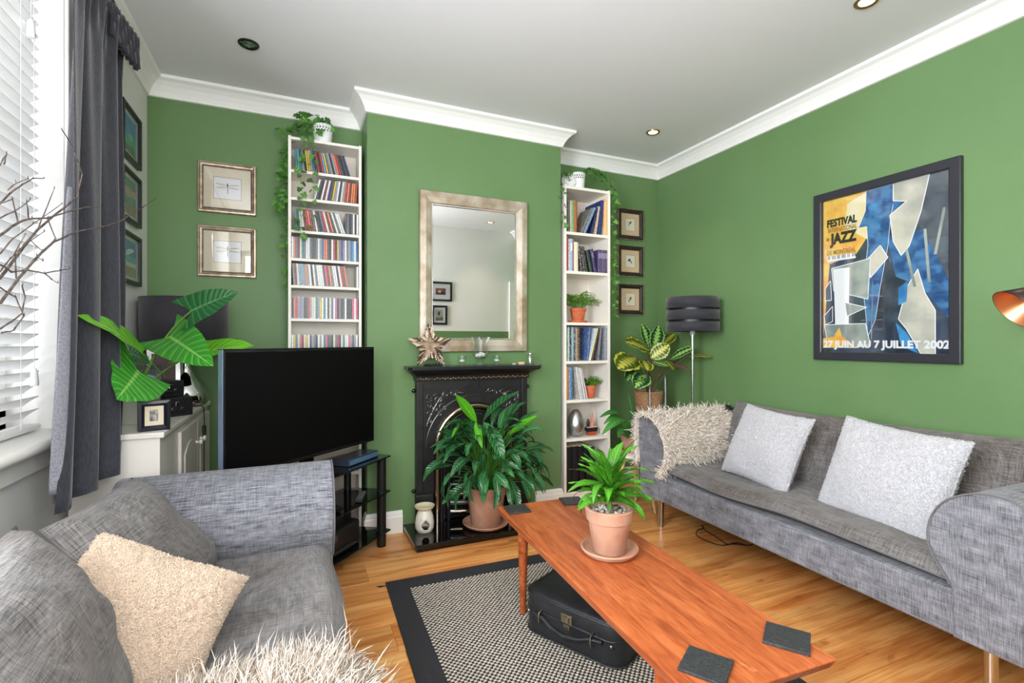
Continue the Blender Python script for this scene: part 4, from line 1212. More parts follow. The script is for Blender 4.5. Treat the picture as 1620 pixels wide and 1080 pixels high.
for lbl, px in (('small clear glass votive holder between the star ornament and the hurricane vase', 731), ('small clear glass votive holder on the mantel, beside the vase on its mirror-edge side', 786)):
    g = glass_obj('votive_holder', lbl, 'candle holder', px, 2.845, [(0, 0), (.022, 0), (.024, .006), (.014, .014), (.020, .022), (.030, .058), (.0280, .058), (.018, .026), (0, .022)], 24, 'votive glasses on the mantel')
    B().lathe([(0, .023), (.0165, .023), (.018, .034), (0, .034)], (0, 0, .001), 18).obj('candle', m_wax, g, smooth=40)
jr = glass_obj('glass_jar', 'small lidded clear glass jar at the bookcase end of the mantel', 'jar', 838.5, 2.862, [(0, 0), (.022, 0), (.026, .006), (.027, .040), (.020, .056), (.018, .062), (.0165, .062), (.0185, .055), (.0245, .038), (.0235, .006), (0, .004)], 24)
B().lathe([(0, .062), (.021, .062), (.022, .066), (.020, .071), (0, .073)], (0, 0, 0.0006), 24).obj('lid', m_chrome, jr, smooth=40)
p = atY(824, 575, 2.85)
wb = B().box(-.019, .019, -.009, .009, 0.0005, .015).obj('matchbox', mat('pale_wood_block', rgb(222, 186, 146), .6), None, bevel=.002); wb.location = (p.x, 2.845, MZ)
tag(wb, 'small pale wooden block lying on the mantel beside the lidded jar', 'block')
p = atY(813, 575, 2.85)
ws = B(); ws.blob((0, 0, .004), .012, .006, .0035); ws.blob((-.010, .002, .003), .006, .005, .0025)
ws = ws.obj('pebble', m_cer, None, smooth=True); ws.location = (p.x, 2.84, MZ + .0005)
tag(ws, 'tiny flat pale pebble on the mantel next to the wooden block', 'pebble')

# ================================================================== television, its glass stand and boxes
R0, L0_ = Vector((.375, 2.715)), Vector((-.262, 2.142))
tvd = (R0 - L0_).normalized(); ang = atan2(tvd.y, tvd.x)
tvc = (R0 + L0_) / 2; tvw = (R0 - L0_).length
SZ = .500
tv = thing('television', 'large flat black television on the glass corner stand', 'television', (tvc.x, tvc.y, SZ), ang)
m_screen = mat('tv_screen', rgb(6, 6, 7), 0.4, spec=.15)
zb, zt = .105, .608
B().box(-tvw / 2, tvw / 2, 0.0, .022, zb, zt).obj('screen_housing', mat('tv_bezel_black', rgb(16, 16, 18), .25), tv, bevel=.002)
B().box(-tvw / 2 + .010, tvw / 2 - .010, -.0012, .0005, zb + .016, zt - .010).obj('screen', m_screen, tv)
B().box(-tvw / 2 - .004, -tvw / 2, -.001, .024, zb, zt).obj('edge_trim', mat('blue_silver_trim', rgb(150, 170, 205), .25, .7), tv, bevel=.001)
B().box(-tvw / 2 - .004, tvw / 2, -.001, .024, zt, zt + .003).obj('edge_trim', m_black, tv)
B().box(-tvw * .30, tvw * .30, .022, .058, zb + .03, zt - .12).obj('rear_housing', m_black, tv, bevel=.008)
B().box(-.035, .035, .022, .045, .006, zb + .10).obj('stand_neck', m_gloss_black, tv, bevel=.003)
B().box(-.14, .14, -.035, .12, .0006, .012).obj('stand_foot', m_gloss_black, tv, bevel=.004)
# stand
sdv = Vector((.685, .728)); ang2 = atan2(sdv.y, sdv.x)
frl = Vector((.425, 2.785))
stn = thing('tv_stand', 'three-tier black glass television stand with round black legs', 'tv stand', (frl.x, frl.y, 0), ang2)
# local x runs from the right front leg back towards the left (negative), local y to the rear
W_ = .86
def tier(z, t=.008, ins=0):
    pts = [(.045, -.030), (.052, .012), (-.155, .400), (-.78, .400), (-W_ - .04, .02), (-W_ - .03, -.03)]
    return B().prism(pts, z - t, z, 'z')
m_bglass = mat('black_glass', rgb(14, 15, 17), 0.06, coat=.3)
legs = [(0, 0), (-W_, 0)]
rear = [(-.03, .205), (-.76, .28)]
for (x, y) in legs: B().lathe([(0, .0006), (.025, .0006), (.025, SZ - .009), (0, SZ - .009)], (x, y, 0), 20).obj('leg', m_black, stn, smooth=40)
for (x, y) in rear: B().lathe([(0, .0006), (.020, .0006), (.020, SZ - .009), (0, SZ - .009)], (x, y, 0), 18).obj('leg', m_black, stn, smooth=40)
def tier2(z, t=.008):
    return B().prism([(.040, -.034), (.048, .02), (-.005, .232), (-.05, .245), (-.70, .31), (-.76, .315), (-W_ - .028, .02), (-W_ - .022, -.034)], z - t, z, 'z')
for z in (SZ, .305, .085): tier2(z).obj('glass_shelf', m_bglass, stn, bevel=.002)
for z in (.305, .085):
    for (x, y) in legs: B().lathe([(.025, -.012), (.030, -.010), (.030, .006), (.025, .008)], (x, y, z), 18).obj('leg_collar', m_black, stn, smooth=40)
def on_stand(name, label, cat, x, y, z, rot=0):
    q = Vector((cos(ang2) * x - sin(ang2) * y, sin(ang2) * x + cos(ang2) * y))
    return thing(name, label, cat, (frl.x + q.x, frl.y + q.y, z + .0005), ang2 + rot)
bx = on_stand('set_top_box', 'slim silver-blue set-top box on the top glass shelf under the television', 'set-top box', -.135, .045, SZ)
B().box(-.125, .125, -.03, .08, 0, .036).obj('case', mat('set_top_case', rgb(66, 74, 92), .15, .5), bx, bevel=.003)
B().box(-.12, .12, -.0315, -.029, .006, .030).obj('front_panel', mat('blue_panel', rgb(120, 160, 205), .12, .6), bx)
rv = on_stand('printer', 'black printer on the lowest glass shelf of the television stand', 'printer', -.36, .12, .085)
B().box(-.20, .20, -.10, .17, .004, .125).obj('case', mat('printer_black', rgb(28, 28, 30), .3), rv, bevel=.016, segs=3)
B().box(-.12, .02, -.102, -.098, .065, .10).obj('control_panel', mat('panel_grey', rgb(66, 66, 70), .3), rv, bevel=.001)
B().box(-.15, .15, -.115, -.095, .010, .026).obj('paper_tray', mat('printer_tray', rgb(48, 48, 50), .25), rv, bevel=.004)
for k in range(3): B().box(-.10 + k * .035, -.08 + k * .035, -.104, -.1015, .075, .088).obj('button', mat('button_grey', rgb(120, 120, 124), .4), rv)
rm = on_stand('remote_control', 'black remote control lying on the middle shelf of the stand', 'remote', -.14, .03, .305, radians(28))
B().box(-.085, .085, -.02, .02, 0, .016).obj('case', m_black, rm, bevel=.005)
b = B()
for i in range(7):
    for j in range(3): b.box(-.07 + i * .021, -.058 + i * .021, -.014 + j * .011, -.007 + j * .011, .0155, .0175)
b.obj('buttons', mat('button_grey', rgb(120, 120, 124), .4), rm)
gp = on_stand('game_controller', 'black game controller resting on the middle shelf beside the remote', 'controller', -.42, .05, .305, radians(-12))
b = B().tube([(-.075, -.035, .012), (-.066, .012, .022), (-.03, .03, .024), (.03, .03, .024), (.066, .012, .022), (.075, -.035, .012)], [.013, .019, .020, .020, .019, .013], 12); b.obj('grip', m_black, gp, smooth=True)
for x in (-.028, .028): B().lathe([(0, .038), (.004, .038), (.004, .048), (.009, .050), (.009, .053), (0, .053)], (x, .024, 0), 14).obj('thumbstick', m_black, gp, smooth=40)

# ================================================================== bookcases
m_back = mat('shelf_back_panel', rgb(222, 216, 206), .6)
def bookcase(name, label, x0, x1, yf, yb, ztop, shelves, sw=.018, st=.018, plinth=.07):
    t = thing(name, label, 'bookcase', (x0, yf, 0)); W = x1 - x0; Dp = yb - yf
    for a, c in ((0, sw), (W - sw, W)): B().box(a, c, 0, Dp, 0.0006, ztop).obj('side_panel', m_shelf, t, bevel=.001)
    B().box(sw, W - sw, .004, Dp - .006, ztop - st - .004, ztop - .004).obj('top_panel', m_shelf, t, bevel=.001)
    B().box(sw, W - sw, Dp - .006, Dp - .002, .001, ztop - .004).obj('back_panel', m_back, t)
    for z in shelves: B().box(sw, W - sw, .004, Dp - .006, z - st, z).obj('shelf', m_shelf, t, bevel=.001)
    B().box(sw, W - sw, .012, .026, .001, max(.02, min(shelves) - st)).obj('plinth', m_shelf, t)
    return t
CDY = 3.052
CT = bookcase('cd_tower', 'narrow white shelving tower filled with compact discs in the alcove', -.053, .349, CDY, YB - .002, 2.315,
              [2.124, 1.966, 1.779, 1.618, 1.463, 1.272, 1.055, .90, .72, .54, .36, .18, .07], sw=.016, st=.016)
BY = 2.955
BC = bookcase('bookcase', 'tall narrow white bookcase of books and plants in the alcove', 1.690, 2.072, BY, YB - .002, 2.232,
              [1.907, 1.634, 1.274, 1.003, .730, .459, .088], sw=.018, st=.020)

ORD = 'first second third fourth fifth sixth seventh eighth ninth tenth eleventh twelfth thirteenth fourteenth fifteenth sixteenth seventeenth eighteenth nineteenth twentieth'.split()
ORD += ['twenty-' + o for o in ORD[:9]] + ['thirtieth'] + ['thirty-' + o for o in ORD[:9]]
CCOL = {'white': (228, 228, 226), 'cream': (222, 210, 184), 'black': (24, 24, 28), 'charcoal': (62, 66, 72), 'slate': (92, 104, 114), 'grey': (142, 146, 148), 'red': (176, 40, 42), 'pink': (206, 78, 120),
        'blue': (48, 98, 160), 'sky-blue': (96, 168, 208), 'navy': (30, 40, 84), 'violet': (120, 108, 176), 'teal': (40, 120, 128), 'yellow': (220, 190, 60), 'orange': (214, 122, 52), 'green': (56, 118, 66), 'brown': (110, 76, 56), 'maroon': (110, 34, 44), 'coral': (206, 104, 88)}
m_case = mat('cd_case_plastic', rgb(70, 74, 78), .2, spec=.6)
m_case_l = mat('cd_case_clear', rgb(176, 180, 182), .15, spec=.6)
CDM = {}
def cd_mesh(c):
    if c not in CDM:
        r, g, b_ = CCOL[c]
        m = mat('spine_' + c, rgb(r, g, b_), .35, col2=rgb(min(255, r + 60), min(255, g + 60), min(255, b_ + 60)) if r + g + b_ < 420 else rgb(r - 90, g - 90, b_ - 90), nscale=300, nvec=(3, 1, .5), namt=.55, lo=.52, hi=.6, detail=1)
        b = B(); b.box(0, .0102, 0, .142, 0, .1245, 0); b.box(.0012, .0090, -.0006, .0, .004, .1205, 1)
        CDM[c] = b.mesh('cd_case', [m_case_l if c in ('white', 'cream', 'grey') else m_case, m])
    return CDM[c]
rc = random.Random(12)
def pick(pal):
    return rc.choice(pal)
W1 = ['white'] * 9 + ['black'] * 6 + ['charcoal'] * 5 + ['grey'] * 4 + ['cream'] * 2 + ['slate'] * 2 + ['slate', 'cream', 'red', 'blue', 'navy', 'teal', 'yellow', 'maroon', 'orange']
def cd_row(ridx, z, x0, seq, lean0, lean1, group):
    """leaning row: lean in degrees, positive = tops lean to the left"""
    x = x0
    n = len(seq)
    pl = None
    for i, c in enumerate(seq):
        l = radians(lean0 + (lean1 - lean0) * i / max(1, n - 1) + rc.uniform(-.1, .1))
        if pl is not None and l > pl: x += .1245 * sin(l - pl)
        pl = l
        t = .0104 / cos(l) + .0002
        o = bpy.data.objects.new('compact_disc', cd_mesh(c)); COL.objects.link(o)
        # rotate about Y; a positive lean tips the top to -x about the lower-left edge
        o.rotation_euler = (0, -l, 0)
        px_ = x if l >= 0 else x
        zz = z + .0004 + (0 if l >= 0 else .0102 * sin(-l))
        o.location = (px_, CDY + .010 + rc.uniform(0, .003), zz)
        x += t
        tag(o, '%s-spined compact disc, %s in its row, %s shelf down of the white tower' % (c, ORD[i + (group[1])], ORD[ridx]), 'cd', group[0])
    return x
def mk(n, pal, fixed=None):
    s = [pick(pal) for _ in range(n)]
    for k, v in (fixed or {}).items():
        if k < n: s[k] = v
    return s
xi = -.053 + .017
G = lambda i: 'compact discs on the %s shelf of the tower' % ORD[i]
cd_row(0, 2.124, xi + .024, mk(25, W1, {0: 'teal', 1: 'sky-blue', 5: 'yellow', 6: 'yellow', 8: 'blue', 10: 'red', 12: 'red', 13: 'sky-blue', 14: 'yellow', 19: 'coral', 20: 'red', 21: 'charcoal', 22: 'black', 23: 'charcoal'}), 4, 17, (G(0), 0))
cd_row(1, 1.966, xi + .118, mk(20, W1, {0: 'white', 1: 'charcoal', 4: 'maroon', 6: 'navy', 8: 'yellow', 14: 'red', 15: 'orange', 16: 'maroon', 17: 'orange', 18: 'orange'}), -14, -3, (G(1), 0))
cd_row(2, 1.779, xi + .022, mk(22, W1, {4: 'maroon', 5: 'red', 6: 'coral', 7: 'red', 20: 'white'}), 3, 19, (G(2), 0))
cd_row(2, 1.779, .349 - .018 - 7 * .0106, mk(7, ['white', 'black', 'charcoal', 'slate']), 0, 0, (G(2), 22))
cd_row(3, 1.618, xi + .001, mk(34, W1 + ['violet', 'violet', 'blue', 'slate'], {1: 'coral', 3: 'maroon', 16: 'coral', 17: 'orange', 24: 'violet', 26: 'violet', 30: 'blue', 31: 'sky-blue', 32: 'white', 33: 'blue', 9: 'slate', 10: 'charcoal', 11: 'charcoal', 12: 'slate'}), 0, 0, (G(3), 0))
cd_row(4, 1.463, xi + .010, mk(27, W1 + ['white', 'sky-blue', 'slate'], {5: 'sky-blue', 6: 'orange', 16: 'pink', 17: 'maroon', 25: 'brown', 26: 'coral'}), 3, 9, (G(4), 0))
cd_row(4, 1.463, .349 - .018 - .0108, ['white'], 0, 0, (G(4), 27))
cd_row(5, 1.272, xi + .001, mk(34, W1 + ['white', 'slate', 'violet'], {1: 'coral', 2: 'red', 8: 'red', 19: 'cream', 31: 'pink', 33: 'pink', 22: 'pink'}), 0, 0, (G(5), 0))
cd_row(6, 1.055, xi + .001, mk(34, W1 + ['pink', 'violet', 'cream'], {4: 'pink', 17: 'pink', 21: 'cream', 23: 'red', 29: 'pink'}), 0, 0, (G(6), 0))

# ------------------------------------------------------------------ books
m_pages = mat('book_pages', rgb(226, 216, 194), .9, col2=rgb(206, 194, 168), nscale=200, nvec=(1, .02, .02))
def book(label, col, t, h, d, x, z, lean=0.0, y=BY + .012, col2=None, group='books in the tall bookcase', band=None, rough=.4):
    """closed book standing on its lower edge, spine forward; lean degrees, positive tips the top to the left"""
    o = bpy.data.objects.new('book', None); COL.objects.link(o)
    key = 'cover_%d_%d_%d' % col
    c2 = col2 or tuple(max(0, v - 70) if sum(col) > 380 else min(255, v + 80) for v in col)
    m = mat(key, rgb(*col), rough, col2=rgb(*c2), nscale=90, nvec=(3, 1, .8), namt=.6 if col2 else .3, lo=.55, hi=.62, detail=1)
    b = B(); e = .0016
    b.box(0, e, 0, d, 0, h); b.box(t - e, t, 0, d, 0, h)
    sp = [(e * .0, 0.0), (t * .2, -.0022), (t * .5, -.0032), (t * .8, -.0022), (t, 0.0), (t, e), (0, e)]
    b.prism(sp, 0, h, 'z')
    b.obj('cover', m, o)
    B().box(e, t - e, e, d - .004, .003, h - .003).obj('pages', m_pages, o)
    if band:
        B().box(t * .16, t * .84, -.0036, -.0024, h * .62, h * .86).obj('title_band', mat('band_%d_%d_%d' % band, rgb(*band), .4), o)
    l = radians(lean)
    o.rotation_euler = (0, -l, 0)
    o.location = (x, y, z + .0005 + (0 if l >= 0 else t * sin(-l)))
    tag(o, label, 'book', group); return o
X0 = 1.690 + .019
def books(z, x, items, shelf):
    pl = None; ph0 = 0
    for it in items:
        if isinstance(it, float): x += it; continue
        lbl, col, t, h, lean, *r = it
        if pl is not None and lean > pl: x += min(h, ph0) * sin(radians(lean - pl)) + .001
        pl = lean; ph0 = h
        kw = r[0] if r else {}
        d = kw.pop('d', .17)
        book(lbl + ' on the ' + shelf + ' of the bookcase', col, t, h, d, x, z, lean, group='books on the ' + shelf, **kw)
        x += t / cos(radians(lean)) + .0006
    return x
books(1.907, X0 + .001, [
    ('dark violet speckled book at the wall end', (62, 50, 74), .020, .235, 0, {'col2': (150, 140, 150), 'd': .2}),
    ('mottled grey-brown book after the violet one', (112, 104, 92), .013, .222, 0, {'col2': (60, 54, 48)}),
    ('cream narrow book before the green one', (196, 190, 164), .012, .220, 0),
    ('pale green book in the upright run', (112, 150, 104), .022, .222, 0),
    ('orange-brown book ending the upright run', (178, 98, 46), .020, .224, 0, {'col2': (130, 60, 30)}),
    0.030,
    ('grey leaning paperback, outermost of the slanting books', (112, 112, 108), .016, .20, -26, {'d': .15}),
    ('pale blue leaning book with white print', (100, 128, 162), .020, .205, -25, {'col2': (210, 214, 220), 'd': .15}),
    ('thin dark navy leaning book', (28, 38, 82), .012, .20, -15, {'d': .19}),
    ('white and brown narrow leaning book', (196, 180, 160), .016, .205, -9, {'col2': (122, 84, 60)}),
    ('large royal blue book standing almost upright', (28, 48, 110), .026, .250, -7, {'col2': (70, 90, 150), 'd': .21}),
    ('cream tall book before the yellow pair', (216, 196, 168), .016, .255, -2),
    ], 'top shelf')
x = X0 + .382 - .038 - .030
books(1.907, x, [('yellow-tan tall slim book, inner of two alike', (222, 172, 96), .0135, .262, 0), ('yellow-tan tall slim book against the side panel', (228, 182, 108), .0135, .258, 0)], 'top shelf')
books(1.634, X0 + .001, [
    ('brick red mottled book at the wall end', (168, 74, 60), .020, .236, 0, {'col2': (120, 60, 54)}),
    ('white slim book with a dark title', (206, 208, 214), .010, .222, 0, {'col2': (60, 62, 70)}),
    ('light blue book', (150, 176, 206), .022, .226, 0, {'col2': (214, 222, 232), 'band': (226, 230, 236)}),
    ('brown and blue thin book', (150, 100, 88), .010, .224, 0, {'col2': (90, 110, 160)}),
    ('thick ivory book', (226, 220, 198), .034, .205, 0, {'col2': (206, 196, 170)}),
    ('black and white book leaning on the ivory one', (36, 32, 34), .018, .180, 7, {'col2': (190, 186, 182)}),
    ('dark maroon book with white lettering', (52, 34, 36), .012, .178, 8, {'col2': (200, 192, 186)}),
    ('black narrow leaning book', (30, 32, 30), .014, .180, 10, {'col2': (110, 116, 108)}),
    0.010,
    ('dark green leaning book', (44, 60, 48), .022, .158, 13, {'col2': (90, 104, 90)}),
    0.012,
    ('large indigo book leaning beside the matching set', (62, 52, 92), .022, .168, 12, {'band': (120, 112, 150)}),
    ], 'second shelf')
vio = [(74, 64, 104), (62, 52, 90), (84, 72, 110), (70, 58, 96), (64, 50, 84)]
for i, c in enumerate(vio):
    book('%s of five matching violet volumes on the second shelf, counted from the left' % ORD[i], c, .0150, .166, .13, X0 + .382 - .038 - .0155 * (5 - i), 1.634, 0, group='books on the second shelf', band=(150, 140, 170))
books(1.003, X0 + .001, [
    ('sea-green patterned book at the wall end', (70, 120, 110), .014, .238, 0, {'col2': (190, 206, 190)}),
    ('cream and teal patterned book', (182, 190, 176), .013, .236, 0, {'col2': (60, 90, 100)}),
    ('black speckled book', (34, 38, 46), .016, .240, 0, {'col2': (180, 190, 200)}),
    ('pale turquoise book', (136, 176, 186), .018, .236, 0, {'col2': (60, 90, 120)}),
    ('navy speckled book', (40, 48, 66), .013, .238, 0, {'col2': (190, 190, 190)}),
    ('tan speckled book', (170, 146, 114), .018, .234, 0, {'col2': (80, 62, 50)}),
    ('dark brown speckled book', (66, 46, 36), .020, .236, 0, {'col2': (196, 180, 160)}),
    0.055,
    ('blue picture book leaning with its cover showing', (70, 96, 148), .012, .238, -5, {'d': .22, 'col2': (150, 172, 206)}),
    ('white slim picture book leaning', (206, 216, 226), .009, .236, -14, {'col2': (120, 160, 206)}),
    ('lime and cream narrow leaning book', (214, 216, 150), .012, .238, -15),
    ('dark leaning book with red print', (46, 44, 46), .014, .236, -14, {'col2': (150, 60, 50)}),
    ('grey patterned book leaning towards the side panel', (120, 124, 130), .016, .236, -6, {'col2': (60, 60, 66)}),
    ], 'fourth shelf')
books(1.003, X0 + .382 - .038 - .022, [('silver-grey patterned thick book against the side panel', (150, 156, 166), .021, .238, 0, {'col2': (84, 88, 100)})], 'fourth shelf')
books(.730, X0 + .001, [
    ('amber yellow book at the wall end', (206, 140, 48), .011, .235, 0),
    ('orange-brown book beside the amber one', (178, 104, 40), .013, .234, 0),
    ('bright blue book with white print', (64, 124, 176), .026, .232, 0, {'col2': (200, 216, 226)}),
    0.024,
    ('thick white journal with a dark title, slanting first', (212, 206, 200), .018, .228, 9, {'col2': (150, 130, 120)}),
    ('pale grey slanting journal', (196, 200, 208), .010, .228, 9),
    ('white thin slanting journal', (226, 222, 222), .010, .226, 11),
    ('lilac-white slanting journal', (204, 196, 204), .010, .222, 13),
    ], 'fifth shelf')
m_binder = (26, 26, 30)
for i, (dx, ln, h) in enumerate(((.001, 0, .315), (.055, 0, .315), (.117, 3, .312), (.180, 7, .312), (.229, 8, .300))):
    t = (.052, .044, .040, .040, .040)[i]
    book(['thick black ring binder against the wall end panel on the bottom shelf of the bookcase', 'second black ring binder from the wall end on the bottom shelf', 'black ring binder, middle of five on the bottom shelf', 'black leaning ring binder, fourth from the wall end on the bottom shelf', 'black leaning ring binder nearest the side table on the bottom shelf'][i],
         m_binder, t, h, .25, X0 + dx, .088, ln, y=BY + .006, col2=(44, 44, 50), group='black ring binders', rough=.3)
# silver vase, glass vase, lighthouse-like ornament on the sixth shelf
sz6 = .459
p = atY(921, 672, BY + .09)
sv = B().lathe([(0, 0), (.034, 0), (.052, .020), (.064, .055), (.066, .085), (.058, .125), (.042, .160), (.026, .182), (.018, .190), (.015, .190), (.020, .178), (0, .170)], (0, 0, 0), 40).obj('vase', m_silver, None, smooth=50)
sv.location = (X0 + .125, BY + .085, sz6 + .0006); tag(sv, 'egg-shaped silver vase on the sixth shelf of the bookcase', 'vase')
gv = B().box(.0, .050, 0, .05, 0, .008); gv.box(0, .003, 0, .05, .008, .205); gv.box(.047, .050, 0, .05, .008, .205); gv.box(.003, .047, 0, .003, .008, .205); gv.box(.003, .047, .047, .05, .008, .205)
gv = gv.obj('vase', m_glass, None); gv.location = (X0 + .006, BY + .05, sz6 + .0006); tag(gv, 'square clear glass vase at the wall end beside the silver vase', 'vase')
lo = thing('ornament', 'little boat-shaped wooden ornament with a cone mast beside the silver vase', 'ornament', (X0 + .250, BY + .075, sz6 + .0006))
B().box(-.032, .032, -.022, .022, 0, .026).obj('plinth', mat('orange_wood', rgb(176, 78, 44), .5), lo, bevel=.002)
B().prism([(-.042, .026), (.040, .026), (.048, .056), (-.050, .056)], -.018, .018, 'y').obj('hull', mat('dark_hull', rgb(38, 32, 32), .4), lo, bevel=.002)
B().box(-.046, .046, -.019, .019, .0565, .060).obj('deck', mat('pale_deck', rgb(214, 206, 196), .5), lo)
B().lathe([(0, .0605), (.018, .0605), (.010, .11), (.003, .165), (0, .168)], (.008, 0, 0), 14).obj('mast', mat('rose_wood', rgb(206, 134, 112), .6), lo, smooth=40)
B().lathe([(0, .0605), (.010, .0605), (.012, .09), (.006, .115), (0, .118)], (-.026, .003, 0), 12).obj('funnel', mat('dark_hull', rgb(38, 32, 32), .4), lo, smooth=40)

# ------------------------------------------------------------------ ferny plants on the bookcase
m_fern = mat('fern_green', rgb(112, 156, 46), .5, col2=rgb(74, 122, 34), nscale=30)
def ferny(name, label, loc, pr, ph, spread_, hgt, nst, seed, mpot, leafm=m_fern, saucer=True, droopy=.6):
    t = thing(name, label, 'plant', loc)
    z0 = .0
    if saucer: B().lathe(saucer_lathe(pr * 1.25, .016), (0, 0, .0005), 28).obj('saucer', mpot, t, smooth=40); z0 = .006
    B().lathe(pot_lathe(pr * .72, pr, ph, ph * .26, .003, .005), (0, 0, z0 + .0006), 28).obj('pot', mpot, t, smooth=40)
    B().lathe([(0, 0), (pr * .86, 0), (0, .006)], (0, 0, z0 + ph * .84), 20).obj('soil', m_soil, t)
    rg = random.Random(seed); b = B(); lf = B()
    for k in range(nst):
        a = rg.uniform(0, 2 * pi); L = rg.uniform(.5, 1.0)
        ex = spread_ * L * cos(a); ey = spread_ * L * sin(a) * .42; ez = hgt * rg.uniform(.3, 1.0) * (1.15 - droopy * L * .6)
        c0 = Vector((cos(a) * pr * .3, sin(a) * pr * .3, ph * .85)); c1 = Vector((ex * .35, ey * .35, ph + ez * 1.1)); c2 = Vector((ex, ey, ph + ez * (1 - droopy * rg.random())))
        pts = bez(c0, c1, c2, 6); b.tube(pts, [.0011] * 6 + [.0006], 4)
        for q in range(16):
            tt = .3 + .7 * q / 16; i = min(5, int(tt * 6)); p_ = pts[i].lerp(pts[i + 1], tt * 6 - i)
            d = Vector((rg.uniform(-1, 1), rg.uniform(-1, 1) * .6, rg.uniform(-.4, .9))).normalized(); ln = rg.uniform(.012, .024)
            s_ = d.cross(Vector((rg.random(), rg.random(), 1))).normalized() * .0016
            lf.add([p_ - s_, p_ + s_, p_ + d * ln * .6 + s_ * 1.6, p_ + d * ln, p_ + d * ln * .6 - s_ * 1.6], [(0, 1, 2, 3, 4)])
    b.obj('stems', m_pet, t, kind='stuff'); lf.obj('foliage', leafm, t, kind='stuff'); return t
ferny('potted_fern', 'airy asparagus fern in an orange terracotta pot on the third shelf', (X0 + .155, BY + .105, 1.274), .058, .100, .21, .165, 75, 31, m_terra_o)
ferny('potted_fern', 'small bushy fern in an orange pot beside the slanting journals', (X0 + .232, BY + .075, .730), .050, .092, .125, .075, 70, 32, m_terra_o, saucer=False, droopy=.8)

# ------------------------------------------------------------------ ivy in lace pots
m_ivy = leaf_mat('ivy_leaf', rgb(60, 118, 40), rgb(142, 186, 88), .4, 'vein', rnd=.45)
ivm = [leaf_mesh('leaf', .034, .036, m_ivy, dp, .25, 0, 5, 4, 'ivy') for dp in (.3, .9)]
ivm2 = [leaf_mesh('leaf', .042, .040, m_ivy, dp, .3, 0, 5, 4, 'ivy') for dp in (.2, .8)]
def lace_pot(name, label, loc, r=.058, h=.115):
    t = thing(name, label, 'plant', loc)
    m = mat('white_enamel', rgb(236, 237, 240), .35)
    b = B(); NU, NV = 80, 24; vs = []
    for j in range(NV + 1):
        for i in range(NU):
            z = h * j / NV; rr = r * (.80 + .20 * j / NV)
            if j == NV: z += .003 * abs(sin(i * pi / 5))
            vs.append((rr * cos(2 * pi * i / NU), rr * sin(2 * pi * i / NU), z))
    fs = [tuple(range(NU - 1, -1, -1))]
    for j in range(NV):
        for i in range(NU):
            if j in (16, 17, 19, 20, 22) and (i + (2 if j > 18 else 0)) % 4 in ((1, 2) if j != 22 else (1,)): continue
            fs.append((j * NU + i, j * NU + (i + 1) % NU, (j + 1) * NU + (i + 1) % NU, (j + 1) * NU + i))
    b.add(vs, fs); o = b.obj('lace_pot', m, t, smooth=40); s = o.modifiers.new('s', 'SOLIDIFY'); s.thickness = .002; s.offset = -1
    B().lathe([(0, 0), (r * .86, 0), (0, .006)], (0, 0, h * .62), 24).obj('soil', m_soil, t)
    return t
def vine(t, pts, n, rg, mesh, jit=.012, big=1.0, stem=True):
    """pts local polyline; leaves alternate along it"""
    P = [Vector(p) for p in pts]
    out = []
    for i in range(len(P) - 1):
        for k in range(4): out.append(P[i].lerp(P[i + 1], k / 4) + Vector((rg.uniform(-1, 1), 0, rg.uniform(-1, 1))) * .003)
    out.append(P[-1])
    vb.tube(out, .0011, 4)
    L = sum((c - a).length for a, c in zip(P, P[1:]))
    for k in range(n):
        q = (k + rg.random() * .7) / n * (len(out) - 1); i = min(len(out) - 2, int(q)); p_ = out[i].lerp(out[i + 1], q - i)
        side = 1 if k % 2 else -1
        d = Vector((side * rg.uniform(.3, 1), -rg.uniform(.1, .6), rg.uniform(-1, .25))).normalized()
        p2 = p_ + d * rg.uniform(.004, jit) + Vector((0, -.004, 0))
        M = frame_M(p2, d, (0, -1, .55)) @ Matrix.Rotation(rg.uniform(-.6, .6), 4, 'Y') @ Matrix.Scale(rg.uniform(.7, 1.15) * big, 4)
        link('leaf', rg.choice(mesh), t, M=M)
rg = random.Random(8)
ZT = 2.311
ip = lace_pot('potted_ivy', 'trailing ivy in a white lace-edged pot on top of the compact disc tower', (.135, 3.140, ZT + .0006)); vb = B(); o0 = Vector(ip.location)
def W(px_, py_, y): return atY(px_, py_, y) - o0
yl = CDY + .06
vine(ip, [(0, 0, .09), W(490, 190, yl), W(470, 200, yl), W(452, 222, yl), W(448, 270, yl), W(446, 320, yl), W(443, 350, yl)], 26, rg, ivm)
vine(ip, [(0, 0, .09), W(480, 196, yl), W(458, 206, yl), W(442, 204, yl)], 11, rg, ivm2)
vine(ip, [(0, 0, .09), W(478, 205, yl), W(455, 230, yl), W(452, 260, yl), W(449, 300, yl), W(452, 335, yl), W(450, 385, yl), W(453, 420, yl), W(455, 462, yl)], 34, rg, ivm)
vine(ip, [W(452, 240, yl), W(444, 290, yl), W(438, 310, yl), W(440, 335, yl)], 14, rg, ivm)
yf = CDY - .022
vine(ip, [(0, -.02, .10), W(487, 216, yf), W(478, 238, yf), W(475, 262, yf), W(476, 290, yf), W(478, 320, yf), W(475, 350, yf), W(476, 376, yf)], 24, rg, ivm)
vine(ip, [(0, -.02, .10), W(494, 220, yf), W(496, 250, yf), W(494, 275, yf), W(497, 300, yf), W(494, 325, yf), W(491, 362, yf)], 15, rg, ivm)
vine(ip, [(0, 0, .09), W(505, 186, yl), W(515, 192, yl), W(522, 200, yl)], 10, rg, ivm2)
vine(ip, [(0, 0, .10), W(492, 180, yl), W(478, 184, yl), W(470, 182, yl)], 12, rg, ivm2)
vb.obj('stems', m_pet, ip, smooth=True, kind='stuff')
